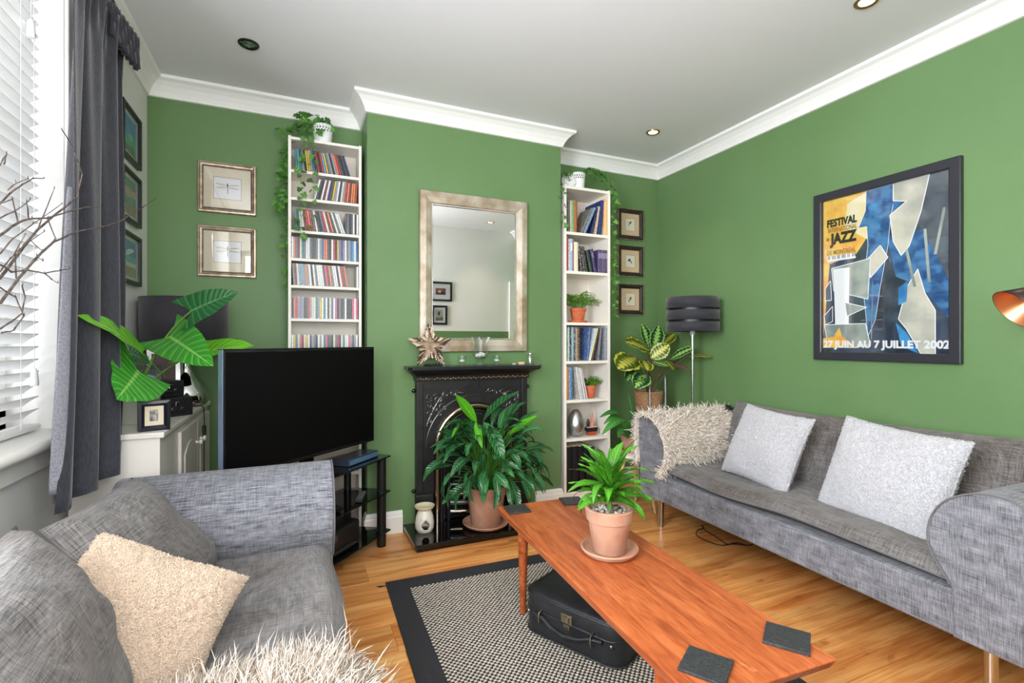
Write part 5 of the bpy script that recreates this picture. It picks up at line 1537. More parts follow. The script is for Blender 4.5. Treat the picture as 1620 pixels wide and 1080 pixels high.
ip = lace_pot('potted_ivy', 'trailing ivy in a white lace-edged pot on top of the tall bookcase', (1.862, 3.060, 2.229), .055, .125); vb = B(); o0 = Vector(ip.location)
yr = BY + .10; ys = BY + .05
vine(ip, [(0, 0, .1), W(935, 270, yr), W(952, 276, yr), W(965, 290, yr), W(972, 310, ys), W(970, 350, ys), W(972, 395, ys), W(970, 440, ys), W(973, 470, ys), W(971, 505, ys)], 46, rg, ivm)
vine(ip, [(0, 0, .1), W(945, 278, yr), W(960, 296, yr), W(974, 318, ys), W(976, 322, ys)], 16, rg, ivm)
vine(ip, [(0, 0, .1), W(930, 268, yr), W(945, 272, yr), W(955, 275, yr)], 14, rg, ivm2)
vine(ip, [(0, 0, .1), W(915, 272, yr), W(903, 272, yr), W(896, 280, BY - .02)], 12, rg, ivm)
vine(ip, [W(900, 275, yr), W(893, 284, BY - .012), W(889.5, 310, BY - .012), W(891, 340, BY - .012), W(889.5, 362, BY - .012)], 12, rg, ivm)
vine(ip, [W(970, 400, ys), W(973, 432, ys), W(969, 470, ys)], 10, rg, ivm)
vb.obj('stems', m_pet, ip, smooth=True, kind='stuff')
ck = thing('clock', 'small round white clock leaning beside the ivy on the tall bookcase', 'clock', (1.775, 3.035, 2.229))
ck.rotation_euler = (radians(-8), 0, radians(-12))
b = B().lathe([(0, -.012), (.050, -.012), (.056, -.004), (.056, .008), (.050, .012), (.047, .008), (0, .008)], n=36, M=Matrix.Translation((0, 0, .057)) @ Matrix.Rotation(pi / 2, 4, 'X')); b.obj('case', mat('grey_white_metal', rgb(206, 206, 208), .35), ck, smooth=40)
B().lathe([(0, .0085), (.046, .0085)], n=32, M=Matrix.Translation((0, 0, .057)) @ Matrix.Rotation(pi / 2, 4, 'X')).obj('dial', mat('dial_white', rgb(236, 236, 236), .5), ck)
b = B()
for k in range(12):
    a = k * pi / 6; M = Matrix.Translation((0, -.0095, .057)) @ Matrix.Rotation(a, 4, 'Y') @ Matrix.Translation((0, 0, .038)); b.mbox(M, .0022, .001, .007)
b.obj('hour_marks', m_black, ck)
for a, L, w in ((radians(58), .026, .003), (radians(-40), .036, .002)):
    M = Matrix.Translation((0, -.0105, .057)) @ Matrix.Rotation(a, 4, 'Y') @ Matrix.Translation((0, 0, L / 2)); B().mbox(M, w, .001, L).obj('hand', m_black, ck)

# ================================================================== framed pictures
def ell(b, cx, cz, rx, rz, ang, y, mi=0, n=14):
    b.add([(cx + rx * cos(t) * cos(ang) - rz * sin(t) * sin(ang), y, cz + rx * cos(t) * sin(ang) + rz * sin(t) * cos(ang)) for t in [2 * pi * k / n for k in range(n)]], [tuple(range(n))], mi)
def picture(name, label, w, h, loc, rotz, fw, fprof, m_frame, m_mount, pw, ph, m_print, group=None, cat='picture', art=None, line=None, extra=None):
    """framed picture, back at local y=0, facing -y, z from 0"""
    t = thing(name, label, cat, loc, rotz, group)
    mitre_frame(w, h, fw, fprof, m_frame, t)
    if extra: extra(t)
    B().box(-w / 2 + .003, w / 2 - .003, -.004, -.0006, .003, h - .003).obj('backing_board', m_black, t)
    iw, ih = w - 2 * fw, h - 2 * fw
    o = [(-iw / 2 - .001, fw - .001), (iw / 2 + .001, fw - .001), (iw / 2 + .001, h - fw + .001), (-iw / 2 - .001, h - fw + .001)]
    i_ = [(-pw / 2, h / 2 - ph / 2), (pw / 2, h / 2 - ph / 2), (pw / 2, h / 2 + ph / 2), (-pw / 2, h / 2 + ph / 2)]
    B().holed(o, i_, -.0075, -.0055).obj('mount', m_mount, t)
    B().box(-pw / 2 - .002, pw / 2 + .002, -.0054, -.0042, h / 2 - ph / 2 - .002, h / 2 + ph / 2 + .002).obj('print', m_print, t)
    if art: art(t, h / 2)
    if line: 
        j = [(x * 1.03, h / 2 + (z - h / 2) * 1.03) for x, z in i_]; B().holed(j, i_, -.0080, -.0076).obj('mount_line', line, t)
    B().box(-iw / 2, iw / 2, -.0105, -.0095, fw, h - fw).obj('glass', m_pane, t)
    return t
m_antq = mat('antique_silver_gilt', rgb(206, 188, 164), .34, .7, col2=rgb(150, 128, 104), nscale=30)
m_dkline = mat('dark_frame_line', rgb(66, 50, 42), .5)
m_bead = mat('bead_silver', rgb(212, 204, 190), .3, .8)
m_mount_c = mat('cream_mount', rgb(214, 204, 180), .8)
m_paper = mat('print_paper', rgb(222, 222, 226), .8)
m_wing = mat('wing_wash', rgb(182, 180, 164), .8); m_body = mat('ink_body', rgb(40, 48, 50), .7)
def dragonfly(t, zc):
    b = B(); y = -.0057
    for s in (-1, 1):
        ell(b, s * .032, zc + .021, .030, .0045, s * .14, y); ell(b, s * .031, zc + .004, .029, .0052, s * -.06, y)
    b.obj('wing_drawing', m_wing, t)
    b = B(); ell(b, 0, zc + .016, .0042, .010, 0, y - .0003); ell(b, 0, zc + .026, .0045, .0035, 0, y - .0003); ell(b, .0008, zc - .010, .0018, .024, 0.0, y - .0003)
    b.obj('body_drawing', m_body, t)
def beads(w, h):
    def f(t):
        b = B(); n = 26; m = 24
        for s in (0, 1):
            for k in range(n): b.blob((-w / 2 + .006 + (w - .012) * k / (n - 1), -.017, .006 + s * (h - .012)), .0042, .003, .003, 5, 4)
            for k in range(1, m - 1): b.blob((-w / 2 + .006 + s * (w - .012), -.017, .006 + (h - .012) * k / (m - 1)), .003, .003, .0042, 5, 4)
        b.obj('beading', m_bead, t, smooth=True, kind='stuff')
        mitre_frame(w - .022, h - .022, .004, [(0, .014), (0, .0195), (1, .0195), (1, .014)], m_dkline, t, 'dark_band', 0, .011)
        mitre_frame(w - .050, h - .050, .004, [(0, .010), (0, .0165), (1, .0165), (1, .008)], m_dkline, t, 'inner_band', 0, .025)
    return f
fw_, fh_ = .295, .290
for (z0, lbl) in ((1.872, 'upper framed dragonfly drawing in a beaded silver-gilt frame'), (1.509, 'lower framed dragonfly drawing in a beaded silver-gilt frame')):
    picture('framed_picture', lbl, fw_, fh_, (-.372, YB - .0005, z0), 0, .030, [(0, 0), (0, .013), (.12, .018), (.45, .019), (.65, .017), (1, .012), (1, .006)], m_antq, m_mount_c, .136, .122, m_paper, art=dragonfly, line=m_dkline, extra=beads(fw_, fh_), group='dragonfly pictures')
# botanical trio in the right alcove
m_dkfr = mat('dark_bronze_frame', rgb(46, 38, 36), .38, .2, col2=rgb(60, 50, 46), nscale=12)
m_mount_p = mat('peach_mount', rgb(214, 186, 152), .8)
m_cream_p = mat('cream_paper', rgb(226, 220, 206), .8)
arts = [[(.000, .012, .013, .006, .9, (96, 62, 30)), (-.012, .018, .010, .005, .2, (214, 190, 60)), (.008, .020, .010, .006, 1.1, (60, 48, 40)), (-.010, -.004, .009, .003, .8, (110, 100, 50))],
        [(-.008, .008, .014, .008, .3, (52, 72, 40)), (.008, -.002, .012, .006, -.6, (92, 116, 62)), (.016, -.014, .010, .004, -.9, (120, 140, 80)), (-.002, .016, .007, .005, 0, (40, 50, 40))],
        [(.004, .006, .014, .010, .7, (96, 130, 50)), (-.006, -.006, .010, .008, .9, (190, 150, 60)), (.006, .016, .009, .005, .2, (150, 60, 40)), (-.010, -.016, .006, .004, .5, (80, 100, 50))]]
def botan(k):
    def f(t, zc):
        for j, (x, z, rx, rz, a, c) in enumerate(arts[k]):
            b = B(); ell(b, x, zc + z, rx, rz, a, -.0057 - .0002 * j); b.obj('painted_leaf', mat('paint_%d_%d_%d' % c, rgb(*c), .8), t)
    return f
for k, (z0, h, lbl) in enumerate(((1.957, .248, 'small dark-framed botanical print with a brown and yellow bird-like bloom, topmost of three'), (1.662, .249, 'small dark-framed botanical print of a dark green sprig, middle of three'), (1.356, .246, 'small dark-framed botanical print of a red-tinged leaf, lowest of three'))):
    picture('framed_picture', lbl, .250, h, (2.451, YB - .0005, z0), 0, .036, [(0, 0), (0, .012), (.10, .018), (.5, .020), (.85, .013), (1, .012), (1, .006)], m_dkfr, m_mount_p, .092, .098, m_cream_p, art=botan(k), line=m_dkline, group='botanical prints')
    mitre_frame(.250 + .002, h + .002, .004, [(0, .001), (0, .020), (1, .020), (1, .012)], m_antq, [o for o in bpy.data.objects if o.name.startswith('framed_picture') and o.parent is None][-1], 'outer_edge', 0, -.001)
# three beach photographs on the window wall (face +x)
m_bkfr = mat('black_photo_frame', rgb(30, 32, 36), .35)
m_mount_w = mat('pale_mount', rgb(206, 214, 216), .8)
def scene_print(bands, w, h, blob=None):
    def f(t, zc):
        z = zc - h / 2
        for i, (fr, c) in enumerate(bands):
            b = B().box(-w / 2, w / 2, -.0058, -.0055, z, z + h * fr); b.obj('print_band', mat('print_%d_%d_%d' % c, rgb(*c), .6, col2=rgb(*[min(255, v + 30) for v in c]), nscale=24), t); z += h * fr
        if blob:
            for j, (x, zz, rx, rz, c) in enumerate(blob):
                b = B(); ell(b, x * w, zc + zz * h, rx * w, rz * h, .15, -.0060 - .0002 * j); b.obj('print_cloud', mat('print_%d_%d_%d' % c, rgb(*c), .6), t)
    return f
P3 = [(2.010, .252, 'black-framed photo of a blue sky over a green sea, topmost beside the curtain', [(.22, (70, 76, 66)), (.30, (56, 150, 146)), (.48, (44, 106, 196))], [(.1, -.02, .2, .1, (90, 190, 180))]),
      (1.714, .248, 'black-framed photo of a pink-brown and teal shore, middle beside the curtain', [(.30, (140, 102, 92)), (.25, (84, 130, 132)), (.20, (172, 140, 130)), (.25, (90, 116, 120))], [(.0, .05, .3, .05, (190, 160, 150))]),
      (1.418, .245, 'black-framed photo of a sandy beach under a blue cloudy sky, lowest beside the curtain', [(.28, (132, 112, 90)), (.12, (214, 206, 190)), (.18, (60, 150, 180)), (.42, (30, 106, 176))], [(.05, .22, .3, .06, (226, 232, 238)), (-.1, .14, .22, .05, (206, 220, 232))])]
for z0, h, lbl, bands, bl_ in P3:
    picture('framed_picture', lbl, .285, h, (XL + .0005, 2.905, z0), radians(90), .018, [(0, 0), (0, .020), (.15, .022), (.85, .022), (1, .018), (1, .006)], m_bkfr, m_mount_w, .195, .175, m_paper, art=scene_print(bands, .195, .175, bl_), group='beach photographs')
# two pictures on the wall behind, seen in the mirror (face +y)
picture('framed_picture', 'landscape black-framed photo with a wide white mount, reflected in the mirror', .30, .25, (1.69, YF + .0005, 1.60), radians(180), .024, [(0, 0), (0, .018), (1, .018), (1, .006)], m_bkfr, m_paper, .135, .085, mat('photo_dark', rgb(60, 46, 44), .5), art=scene_print([(.4, (60, 40, 40)), (.6, (120, 70, 60))], .135, .085, [(.1, .0, .16, .2, (210, 190, 180)), (-.2, -.2, .2, .2, (30, 44, 48))]))
picture('framed_picture', 'portrait black-framed photo with a white mount, lower one reflected in the mirror', .205, .25, (1.675, YF + .0005, 1.295), radians(180), .026, [(0, 0), (0, .018), (1, .018), (1, .006)], m_bkfr, m_paper, .10, .145, mat('photo_grey', rgb(120, 124, 112), .5), art=scene_print([(.3, (88, 96, 84)), (.7, (150, 152, 140))], .10, .145, [(.05, .15, .12, .2, (26, 28, 30))]))

# ================================================================== the jazz festival poster
PWd, PHt = .680, .936
ps = thing('framed_poster', 'large black-framed jazz festival poster in blue and yellow on the green wall', 'poster', (XR - .0005, (1.874 + 1.195) / 2, 1.038), radians(-90))
# local x runs towards the photographer's right (world -y), faces -y local = world -x
m_pfr = mat('poster_frame_black', rgb(44, 45, 52), .32)
mitre_frame(PWd, PHt, .044, [(0, 0), (0, .026), (.08, .028), (.9, .028), (1, .026), (1, .008)], m_pfr, ps)
B().box(-PWd / 2 + .003, PWd / 2 - .003, -.004, -.0006, .003, PHt - .003).obj('backing_board', m_black, ps)
ow, oh = PWd - .088, PHt - .088
def PX(u, v): return (-ow / 2 + u * ow, .044 + (1 - v) * oh)   # u right, v down
def pm(name, c, c2=None, sc=9, amt=1.0, vec=(1, 1, 1), lo=.4, hi=.6):
    return mat(name, rgb(*c), .32, col2=rgb(*c2) if c2 else None, nscale=sc, nvec=vec, namt=amt, lo=lo, hi=hi, detail=6)
layer = [0]
def shape(name, pts, m, outline=None, ow_=.0018):
    y = -.0052 - layer[0] * .00012; layer[0] += 1
    P_ = [PX(u, v) for u, v in pts]
    b = B().add([(x, y, z) for x, z in P_], [tuple(range(len(P_)))]); o = b.obj(name, m, ps)
    if outline:
        b = B(); 
        n = len(P_)
        for i in range(n):
            a, c = Vector(P_[i]), Vector(P_[(i + 1) % n]); d = (c - a)
            if d.length < 1e-6: continue
            nn = Vector((-d.y, d.x)).normalized() * ow_
            b.add([(q.x, y - .00006, q.y) for q in (a - nn, c - nn, c + nn, a + nn)], [(0, 1, 2, 3)])
        b.obj('print_outline', outline, ps)
m_pw = pm('ink_white', (228, 232, 236)); m_pl = pm('ink_line_white', (236, 242, 248))
m_yel = pm('ink_yellow', (232, 196, 92), (226, 160, 70), 14); m_blue = pm('ink_blue', (70, 126, 176), (34, 76, 128), 20)
m_dk = pm('ink_dark', (36, 46, 62), (62, 76, 96), 10); m_cy = pm('ink_cyan', (70, 150, 206), (44, 110, 170), 12)
m_gy = pm('ink_shard_grey', (168, 176, 168), (122, 136, 134), 6); m_gy2 = pm('ink_shard_pale', (206, 204, 190), (168, 172, 162), 6)
m_gr = pm('ink_smoke', (98, 108, 116), (60, 70, 84), 8); m_cream2 = pm('ink_cream', (228, 212, 160), (232, 224, 196), 8)
shape('print_field', [(0, 0), (1, 0), (1, 1), (0, 1)], m_dk)
shape('print_field', [(0, 0), (.40, 0), (.38, .30), (.30, .38), (.06, .42), (0, .9)], m_yel)
shape('print_field', [(.22, .05), (.405, .0), (.395, .30), (.20, .20)], m_cream2)
shape('print_field', [(.55, .30), (.98, .30), (1, .82), (.80, .62), (.62, .55)], m_blue)
shape('print_field', [(.78, 0), (1, 0), (1, .62), (.90, .45), (.78, .25)], m_gr)
shape('print_figure', [(.385, 0), (.62, 0), (.60, .12), (.58, .20), (.56, .36), (.50, .60), (.46, .80), (.40, .90), (.36, .60), (.40, .34), (.39, .22), (.32, .22), (.38, .12)], m_blue, m_pl, .001)
shape('print_highlight', [(.40, .10), (.47, .08), (.48, .14), (.42, .17)], m_cy)
shape('print_highlight', [(.60, .10), (.74, .03), (.66, .12), (.60, .17)], m_cy)
shape('print_shard', [(.60, 0), (.86, 0), (.80, .20), (.72, .38), (.66, .43), (.60, .34), (.575, .18), (.70, .12), (.60, .10)], m_gy2, m_pl)
shape('print_shard', [(.40, .42), (.50, .35), (.56, .43), (.42, .54)], m_gy2, m_pl)
shape('print_shard', [(.08, .45), (.42, .42), (.40, .67), (.10, .60)], m_gy, m_pl)
shape('print_shard', [(.10, .46), (.24, .46), (.23, .92), (.12, .90)], m_pw, m_pl)
shape('print_shard', [(.20, .68), (.39, .72), (.22, .77)], m_gy, m_pl)
shape('print_shard', [(.01, .82), (.38, .82), (.42, .95), (.30, .97), (.05, .97)], m_gy, m_pl)
shape('print_shard', [(.78, .52), (.83, .66), (.90, .76), (.90, 1.0), (.80, 1.0), (.70, .86), (.64, .80), (.70, .62)], m_gy2, m_pl)
shape('print_highlight', [(.64, .62), (.71, .58), (.70, .70), (.64, .72)], m_cy)
shape('print_highlight', [(.62, .82), (.70, .88), (.79, 1.0), (.66, .96)], m_cy)
shape('print_shard', [(.02, .58), (.07, .53), (.08, .66), (.02, .66)], m_dk, m_pl)
shape('print_shard', [(.01, .76), (.09, .70), (.09, .80), (.02, .82)], m_dk, m_pl)
shape('print_field', [(0, .91), (.10, .90), (.15, .84), (.18, .90), (.30, .965), (0, .975)], m_yel)
for (a, c, w_) in (((.70, .40), (.76, .62), .012), ((.83, .30), (.86, .60), .012), ((.96, .20), (.90, .45), .012), ((.44, .56), (.43, .92), .004), ((.34, .64), (.52, .66), .003), ((.34, .80), (.52, .80), .003)):
    (x0, z0), (x1, z1) = PX(*a), PX(*c); d = Vector((x1 - x0, z1 - z0)); nn = Vector((-d.y, d.x)).normalized() * w_ * .5
    y = -.0052 - layer[0] * .00012; layer[0] += 1
    B().add([(x0 - nn.x, y, z0 - nn.y), (x1 - nn.x, y, z1 - nn.y), (x1 + nn.x, y, z1 + nn.y), (x0 + nn.x, y, z0 + nn.y)], [(0, 1, 2, 3)]).obj('print_streak', m_gy, ps)
def text(s, u0, u1, v0, v1, m, name='lettering', bold=.02, rot=0):
    cu = bpy.data.curves.new('t', 'FONT'); cu.body = s; cu.size = 1; cu.offset = bold; cu.resolution_u = 3
    to = bpy.data.objects.new('t', cu); COL.objects.link(to)
    dg = bpy.context.evaluated_depsgraph_get(); me = bpy.data.meshes.new_from_object(to.evaluated_get(dg))
    bpy.data.objects.remove(to); bpy.data.curves.remove(cu)
    xs = [v.co.x for v in me.vertices]; ys_ = [v.co.y for v in me.vertices]
    (X0_, Z1_), (X1_, Z0_) = PX(u0, v0), PX(u1, v1)
    sx = (X1_ - X0_) / (max(xs) - min(xs)); sz = (Z1_ - Z0_) / (max(ys_) - min(ys_)); mx_, my_ = min(xs), min(ys_)
    for v in me.vertices: v.co = Vector((X0_ + (v.co.x - mx_) * sx, -.0094, Z0_ + (v.co.y - my_) * sz))
    me.materials.clear(); me.materials.append(m); link(name, me, ps)
m_ink = pm('ink_black', (24, 22, 22)); m_ochre = pm('ink_ochre', (150, 116, 50))
text('FESTIVAL', .04, .31, .128, .180, m_ink, bold=.045)
text('INTERNATIONAL', .05, .31, .186, .216, m_ochre, bold=.02)
text('DE', .035, .058, .248, .266, m_ink, bold=.02)
text('JAZZ', .065, .31, .222, .318, m_ink, bold=.055)
text('DE MONTRÉAL', .04, .30, .326, .362, m_ochre, bold=.02)
text('27 JUIN AU 7 JUILLET 2002', .005, .998, .925, .985, m_pw, bold=.045)
b = B(); (x0, z1), (x1, z0) = PX(.04, .37), PX(.30, .405); b.add([(x0, -.0090, z0), (x1, -.0090, z0), (x1, -.0090, z1), (x0, -.0090, z1)], [(0, 1, 2, 3)]); b.obj('keyboard_strip', m_pw, ps)
b = B()
for k in range(20):
    if k % 7 in (2, 6): continue
    xa = x0 + (x1 - x0) * (k + .55) / 20; b.box(xa, xa + .0035, -.0094, -.0091, z0 + (z1 - z0) * .35, z1)
b.obj('keyboard_keys', m_ink, ps)
B().box(-ow / 2, ow / 2, -.0112, -.0102, .044, PHt - .044).obj('glazing', glass_mat('poster_glazing', (1, 1, 1, 1), .07, .04), ps)

# ================================================================== downlights
for i, (lx, ly, lit) in enumerate(((-.22, 2.67, 0), (2.23, 2.68, 1), (2.20, 1.287, 1), (2.2, .15, 1))):
    lbl = ['unlit recessed chrome downlight in the ceiling near the window corner', 'lit recessed brass downlight in the ceiling over the floor lamp corner', 'lit recessed brass downlight in the ceiling above the sofa', 'recessed downlight at the back of the ceiling, reflected in the mirror'][i]
    t = thing('downlight', lbl, 'light', (lx, ly, ZC), 0, 'ceiling downlights')
    rim = m_chrome if not lit else mat('warm_brass_rim', rgb(176, 140, 96), .3, 1.0)
    if not lit: rim = mat('dark_chrome', rgb(70, 80, 78), .2, 1.0)
    B().lathe([(.047, -.0004), (.046, -.005), (.040, -.008), (.030, -.004), (.030, -.0006)], (0, 0, 0), 32).obj('rim', rim, t, smooth=40)
    m = mat('lamp_lit', rgb(255, 236, 200), .5, emit=rgb(255, 232, 190), es=14) if lit else mat('lamp_unlit', rgb(190, 200, 198), .12, .8, col2=rgb(60, 66, 66), nscale=40)
    B().lathe([(0, -.0035), (.015, -.0032), (.030, -.0015)], (0, 0, 0), 24).obj('bulb', m, t, smooth=True)

# ================================================================== curtain
m_curt = mat('charcoal_curtain', rgb(40, 41, 48), .75, col2=rgb(54, 55, 64), nscale=240, nvec=(1, 1, .12), bump=.3, bscale=400, bvec=(1, 1, .3), sheen=.4, spec=.25)
m_lining = mat('curtain_lining', rgb(118, 118, 128), .8, col2=rgb(146, 146, 156), nscale=200, bump=.2)
cu_ = thing('curtain', 'long charcoal curtain gathered at the side of the window', 'curtain', (-.66, 2.20, .69))
def curt(u, v):
    """u along the width (near->far), v bottom->top"""
    z = .69 + v * 1.71
    yA = 1.80 + .15 * v ** .8; yB = 2.13 + .36 * v ** .8
    y = yA + (yB - yA) * u
    amp = .020 + .014 * (1 - v) + .006 * sin(v * 5)
    x = -.645 + (.645 - .2693 * yB) * u + amp * sin(u * 19 + .6 * sin(v * 3)) + .007 * sin(u * 41 + 1 + v * 2)
    if v > .88: x += .012 * sin(u * 90) * (v - .88) / .12
    zz = z + (.05 * (1 - u) * 0 - .045 * max(0, 1 - u * 1.3)) * (1 - v) * 1.0
    return Vector((x, y, zz)) - Vector(cu_.location)
b = B(); b.grid(150, 50, curt); o = b.obj('drape', m_curt, cu_, smooth=True); s = o.modifiers.new('s', 'SOLIDIFY'); s.thickness = .003
b = B(); b.grid(14, 40, lambda u, v: curt(u * .06, .03 + v * .52) + Vector((-.006 - .010 * (1 - u), -.030 * (1 - u) * sin(v * pi) ** .6, 0)))
o = b.obj('lining', m_lining, cu_, smooth=True); s = o.modifiers.new('s', 'SOLIDIFY'); s.thickness = .002
# gathered heading at the far end, folding away to the wall
def head(u, v):
    y = 2.30 + .22 * u; z = 2.30 + .14 * v - .02 * u
    x = -.665 + .035 * u + .014 * sin(u * 44 + v * 1.5) + .010 * (1 - v)
    return Vector((x, y, z)) - Vector(cu_.location)
b = B(); b.grid(60, 8, head); o = b.obj('heading', m_curt, cu_, smooth=True); s = o.modifiers.new('s', 'SOLIDIFY'); s.thickness = .006
B().tube([(-.655, 0.2, 2.445), (-.655, 2.52, 2.445)], .009, 10).obj('rail', m_black, None, smooth=True)
rl_ = bpy.data.objects['rail']; rl_.name = 'curtain_rail'; tag(rl_, 'thin black curtain rail above the window carrying the charcoal curtain', 'curtain rail')

# ================================================================== white cabinet and what stands on it
m_cab = mat('cabinet_white_paint', rgb(228, 224, 218), .4, col2=rgb(214, 208, 200), nscale=3)
cz = .806
cb = thing('cabinet', 'white painted low cabinet with small round knobs beside the television', 'cabinet', (XL + .001, 2.16, 0))
CW, CL = .300, 1.055
B().box(.020, CW - .015, .012, CL - .012, .0006, cz - .022).obj('body', m_cab, cb, bevel=.002)
B().box(.016, CW, 0, CL, cz - .0215, cz).obj('top', m_cab, cb, bevel=.004)
for (a, c) in ((.30, .655), (.665, 1.02)):
    dr_ = B().box(CW - .0148, CW - .001, a, c, .06, cz - .05).obj('door', m_cab, cb, bevel=.003)
    # arched raised panel
    pts = [(a + .05, .12), (c - .05, .12), (c - .05, cz - .16)] + [(a + .05 + (c - a - .1) * (1 - k / 10), cz - .16 + .045 * sin(pi * k / 10)) for k in range(1, 10)] + [(a + .05, cz - .16)]
    B().prism(pts, CW - .001, CW + .004, 'x').obj('raised_panel', m_cab, dr_, bevel=.003)
    ky = c - .045 if a < .5 else a + .045
    B().lathe([(0, 0), (.006, 0), (.006, .012), (.014, .018), (.013, .027), (0, .031)], n=16, M=Matrix.Translation((CW, ky, .655)) @ Matrix.Rotation(pi / 2, 4, 'Y')).obj('knob', m_gloss_white, dr_, smooth=40)
# philodendron
pr = (-.612, 2.470, cz)
ph_ = thing('potted_philodendron', 'broad heart-leaved plant in a pale grey pot on the white cabinet', 'plant', pr)
m_pot_g = mat('pale_grey_pot', rgb(206, 206, 198), .4)
B().lathe(pot_lathe(.066, .086, .135, .030, .002, .005), (0, 0, .0006), 36).obj('pot', m_pot_g, ph_, smooth=40)
B().lathe([(0, 0), (.078, 0), (.05, .010), (0, .014)], (0, 0, .116), 24).obj('soil', m_soil, ph_)
m_phil = leaf_mat('philodendron_leaf', rgb(56, 146, 44), rgb(140, 200, 100), .3, 'vein', rnd=.25)
m_phil_d = leaf_mat('philodendron_leaf_dark', rgb(40, 96, 52), rgb(92, 146, 96), .35, 'vein', rnd=.1)
m_phil_y = leaf_mat('philodendron_leaf_new', rgb(110, 196, 40), rgb(170, 220, 90), .3, 'vein', rnd=.1)
m_pst = mat('philodendron_stem', rgb(92, 130, 52), .5)
def phil(base, tip, Db, Dt, wr, m, roll, droop, up=(0, 0, 1)):
    A = atD(*base, Db) - Vector(pr); T = atD(*tip, Dt) - Vector(pr); L = (T - A).length
    me = leaf_mesh('leaf', L * 1.08, L * wr, m, droop, .14, .015, 12, 8, 'heart')
    d = (T - A).normalized(); ax = d.cross(Vector(up)).normalized()
    d2 = Matrix.Rotation(droop * .45, 3, ax) @ d
    M = frame_M(A, d2, up) @ Matrix.Rotation(roll, 4, 'Y')
    link('leaf', me, ph_, M=M)
    k = Vector((A.x * .35, A.y * .35, max(.16, A.z * .75)))
    B().tube(bez((A.x * .05, A.y * .05, .120), k, A, 8), [.0058, .0055, .005, .0046, .0043, .004, .0036, .0033, .003], 8).obj('stem', m_pst, ph_, smooth=True)
phil((302, 492), (372, 466), 2.02, 2.05, .80, m_phil_d, .35, .25, (0, -.7, .7))
phil((226, 560), (141, 512), 1.88, 1.54, .42, m_phil_y, -.45, .35, (.3, -.4, .8))
phil((219, 587), (190, 630), 1.82, 1.66, 1.25, m_phil, -.45, .2, (.35, -.85, .35))
phil((268, 532), (328, 578), 2.02, 1.84, .55, m_phil, .25, .25, (-.1, -.75, .65))
phil((312, 557), (394, 549), 2.20, 2.14, .60, m_phil_y, .3, .15, (0, -.35, .94))
phil((204, 558), (236, 574), 2.10, 2.16, .9, m_phil_d, 0, .4, (0, -.8, .6))
# table lamp
tl = thing('table_lamp', 'table lamp with a mirrored silver teardrop base and wide black drum shade', 'lamp', (-.540, 3.015, cz))
B().lathe([(0, 0), (.085, 0), (.100, .012), (.104, .040), (.094, .075), (.070, .112), (.045, .150), (.028, .190), (.021, .235), (.024, .262), (0, .262)], (0, 0, .0006), 48).obj('base', mat('mirror_silver', rgb(206, 206, 206), .06, 1.0), tl, smooth=50)
B().lathe([(0, .262), (.008, .262), (.008, .330), (0, .330)], (0, 0, 0), 12).obj('neck', m_chrome, tl, smooth=40)
m_shade = mat('black_shade_fabric', rgb(40, 36, 42), .8, col2=rgb(48, 44, 50), nscale=200, nvec=(1, 1, .3), sheen=.2)
b = B().lathe([(.196, .302), (.196, .556)], (0, 0, 0), 56); o = b.obj('shade', m_shade, tl, smooth=40); s = o.modifiers.new('s', 'SOLIDIFY'); s.thickness = .002
for z in (.304, .554): B().tube([(.196 * cos(2 * pi * k / 48), .196 * sin(2 * pi * k / 48), z) for k in range(48)], .002, 6, closed=True).obj('shade_rim', m_shade, tl)
b = B()
for k in range(3): b.tube([(.008 * cos(k * 2.1), .008 * sin(k * 2.1), .325), (.195 * cos(k * 2.1), .195 * sin(k * 2.1), .310)], .0015, 5)
b.obj('spider', m_chrome, tl, kind=None)
cd = thing('lamp_cord', 'black lamp cord with an inline switch hanging down the cabinet front', 'cord', (-.452, 2.90, cz))
c0 = Vector(cd.location)
pts = [Vector((-.50, 2.925, cz + .004)), Vector((-.475, 2.93, cz + .004)), Vector((-.452, 2.925, cz + .006)), Vector((-.440, 2.905, cz - .006)), Vector((-.438, 2.90, cz - .06)), Vector((-.438, 2.90, .68)), Vector((-.439, 2.895, .45)), Vector((-.44, 2.86, .25)), Vector((-.44, 2.87, .02))]
B().tube([p_ - c0 for p_ in pts], .0026, 6).obj('flex', m_black, cd, smooth=True)
B().box(-.008 + .014, .012 + .010, -.016, .012, .655 - cz, .715 - cz).obj('switch', m_black, cd, bevel=.004)
# black cases, little frame, photo frame
def case(label, c, rot, w, d, h):
    t = thing('trinket_case', label, 'box', c, rot, 'black trinket cases')
    m = mat('black_case', rgb(32, 32, 34), .3, col2=rgb(44, 44, 46), nscale=80, bump=.2)
    B().box(-w / 2, w / 2, -d / 2, d / 2, .0006, h * .62).obj('box_body', m, t, bevel=.003)
    B().box(-w / 2, w / 2, -d / 2, d / 2, h * .63, h).obj('lid', m, t, bevel=.004)
    B().box(-w / 2 - .0005, w / 2 + .0005, -d / 2 - .0008, d / 2 + .0008, h * .618, h * .634).obj('trim_line', m_chrome, t)
    k = B().box(-.007, .007, -d / 2 - .004, -d / 2, h * .52, h * .78).obj('catch', m_chrome, t, bevel=.0015)
    for s in (-1, 1): B().box(s * .020 - .005, s * .020 + .005, -d / 2 - .003, -d / 2, h * .36, h * .48).obj('handle_mount', m_chrome, t, bevel=.001)
    B().tube([(-.020, -d / 2 - .004, h * .42), (-.014, -d / 2 - .008, h * .36), (.014, -d / 2 - .008, h * .36), (.020, -d / 2 - .004, h * .42)], .0022, 6).obj('handle', m, t, smooth=True)
case('black trinket case with chrome catch, lower of the stacked pair beside the pot', (-.520, 2.620, cz), radians(38), .135, .085, .085)
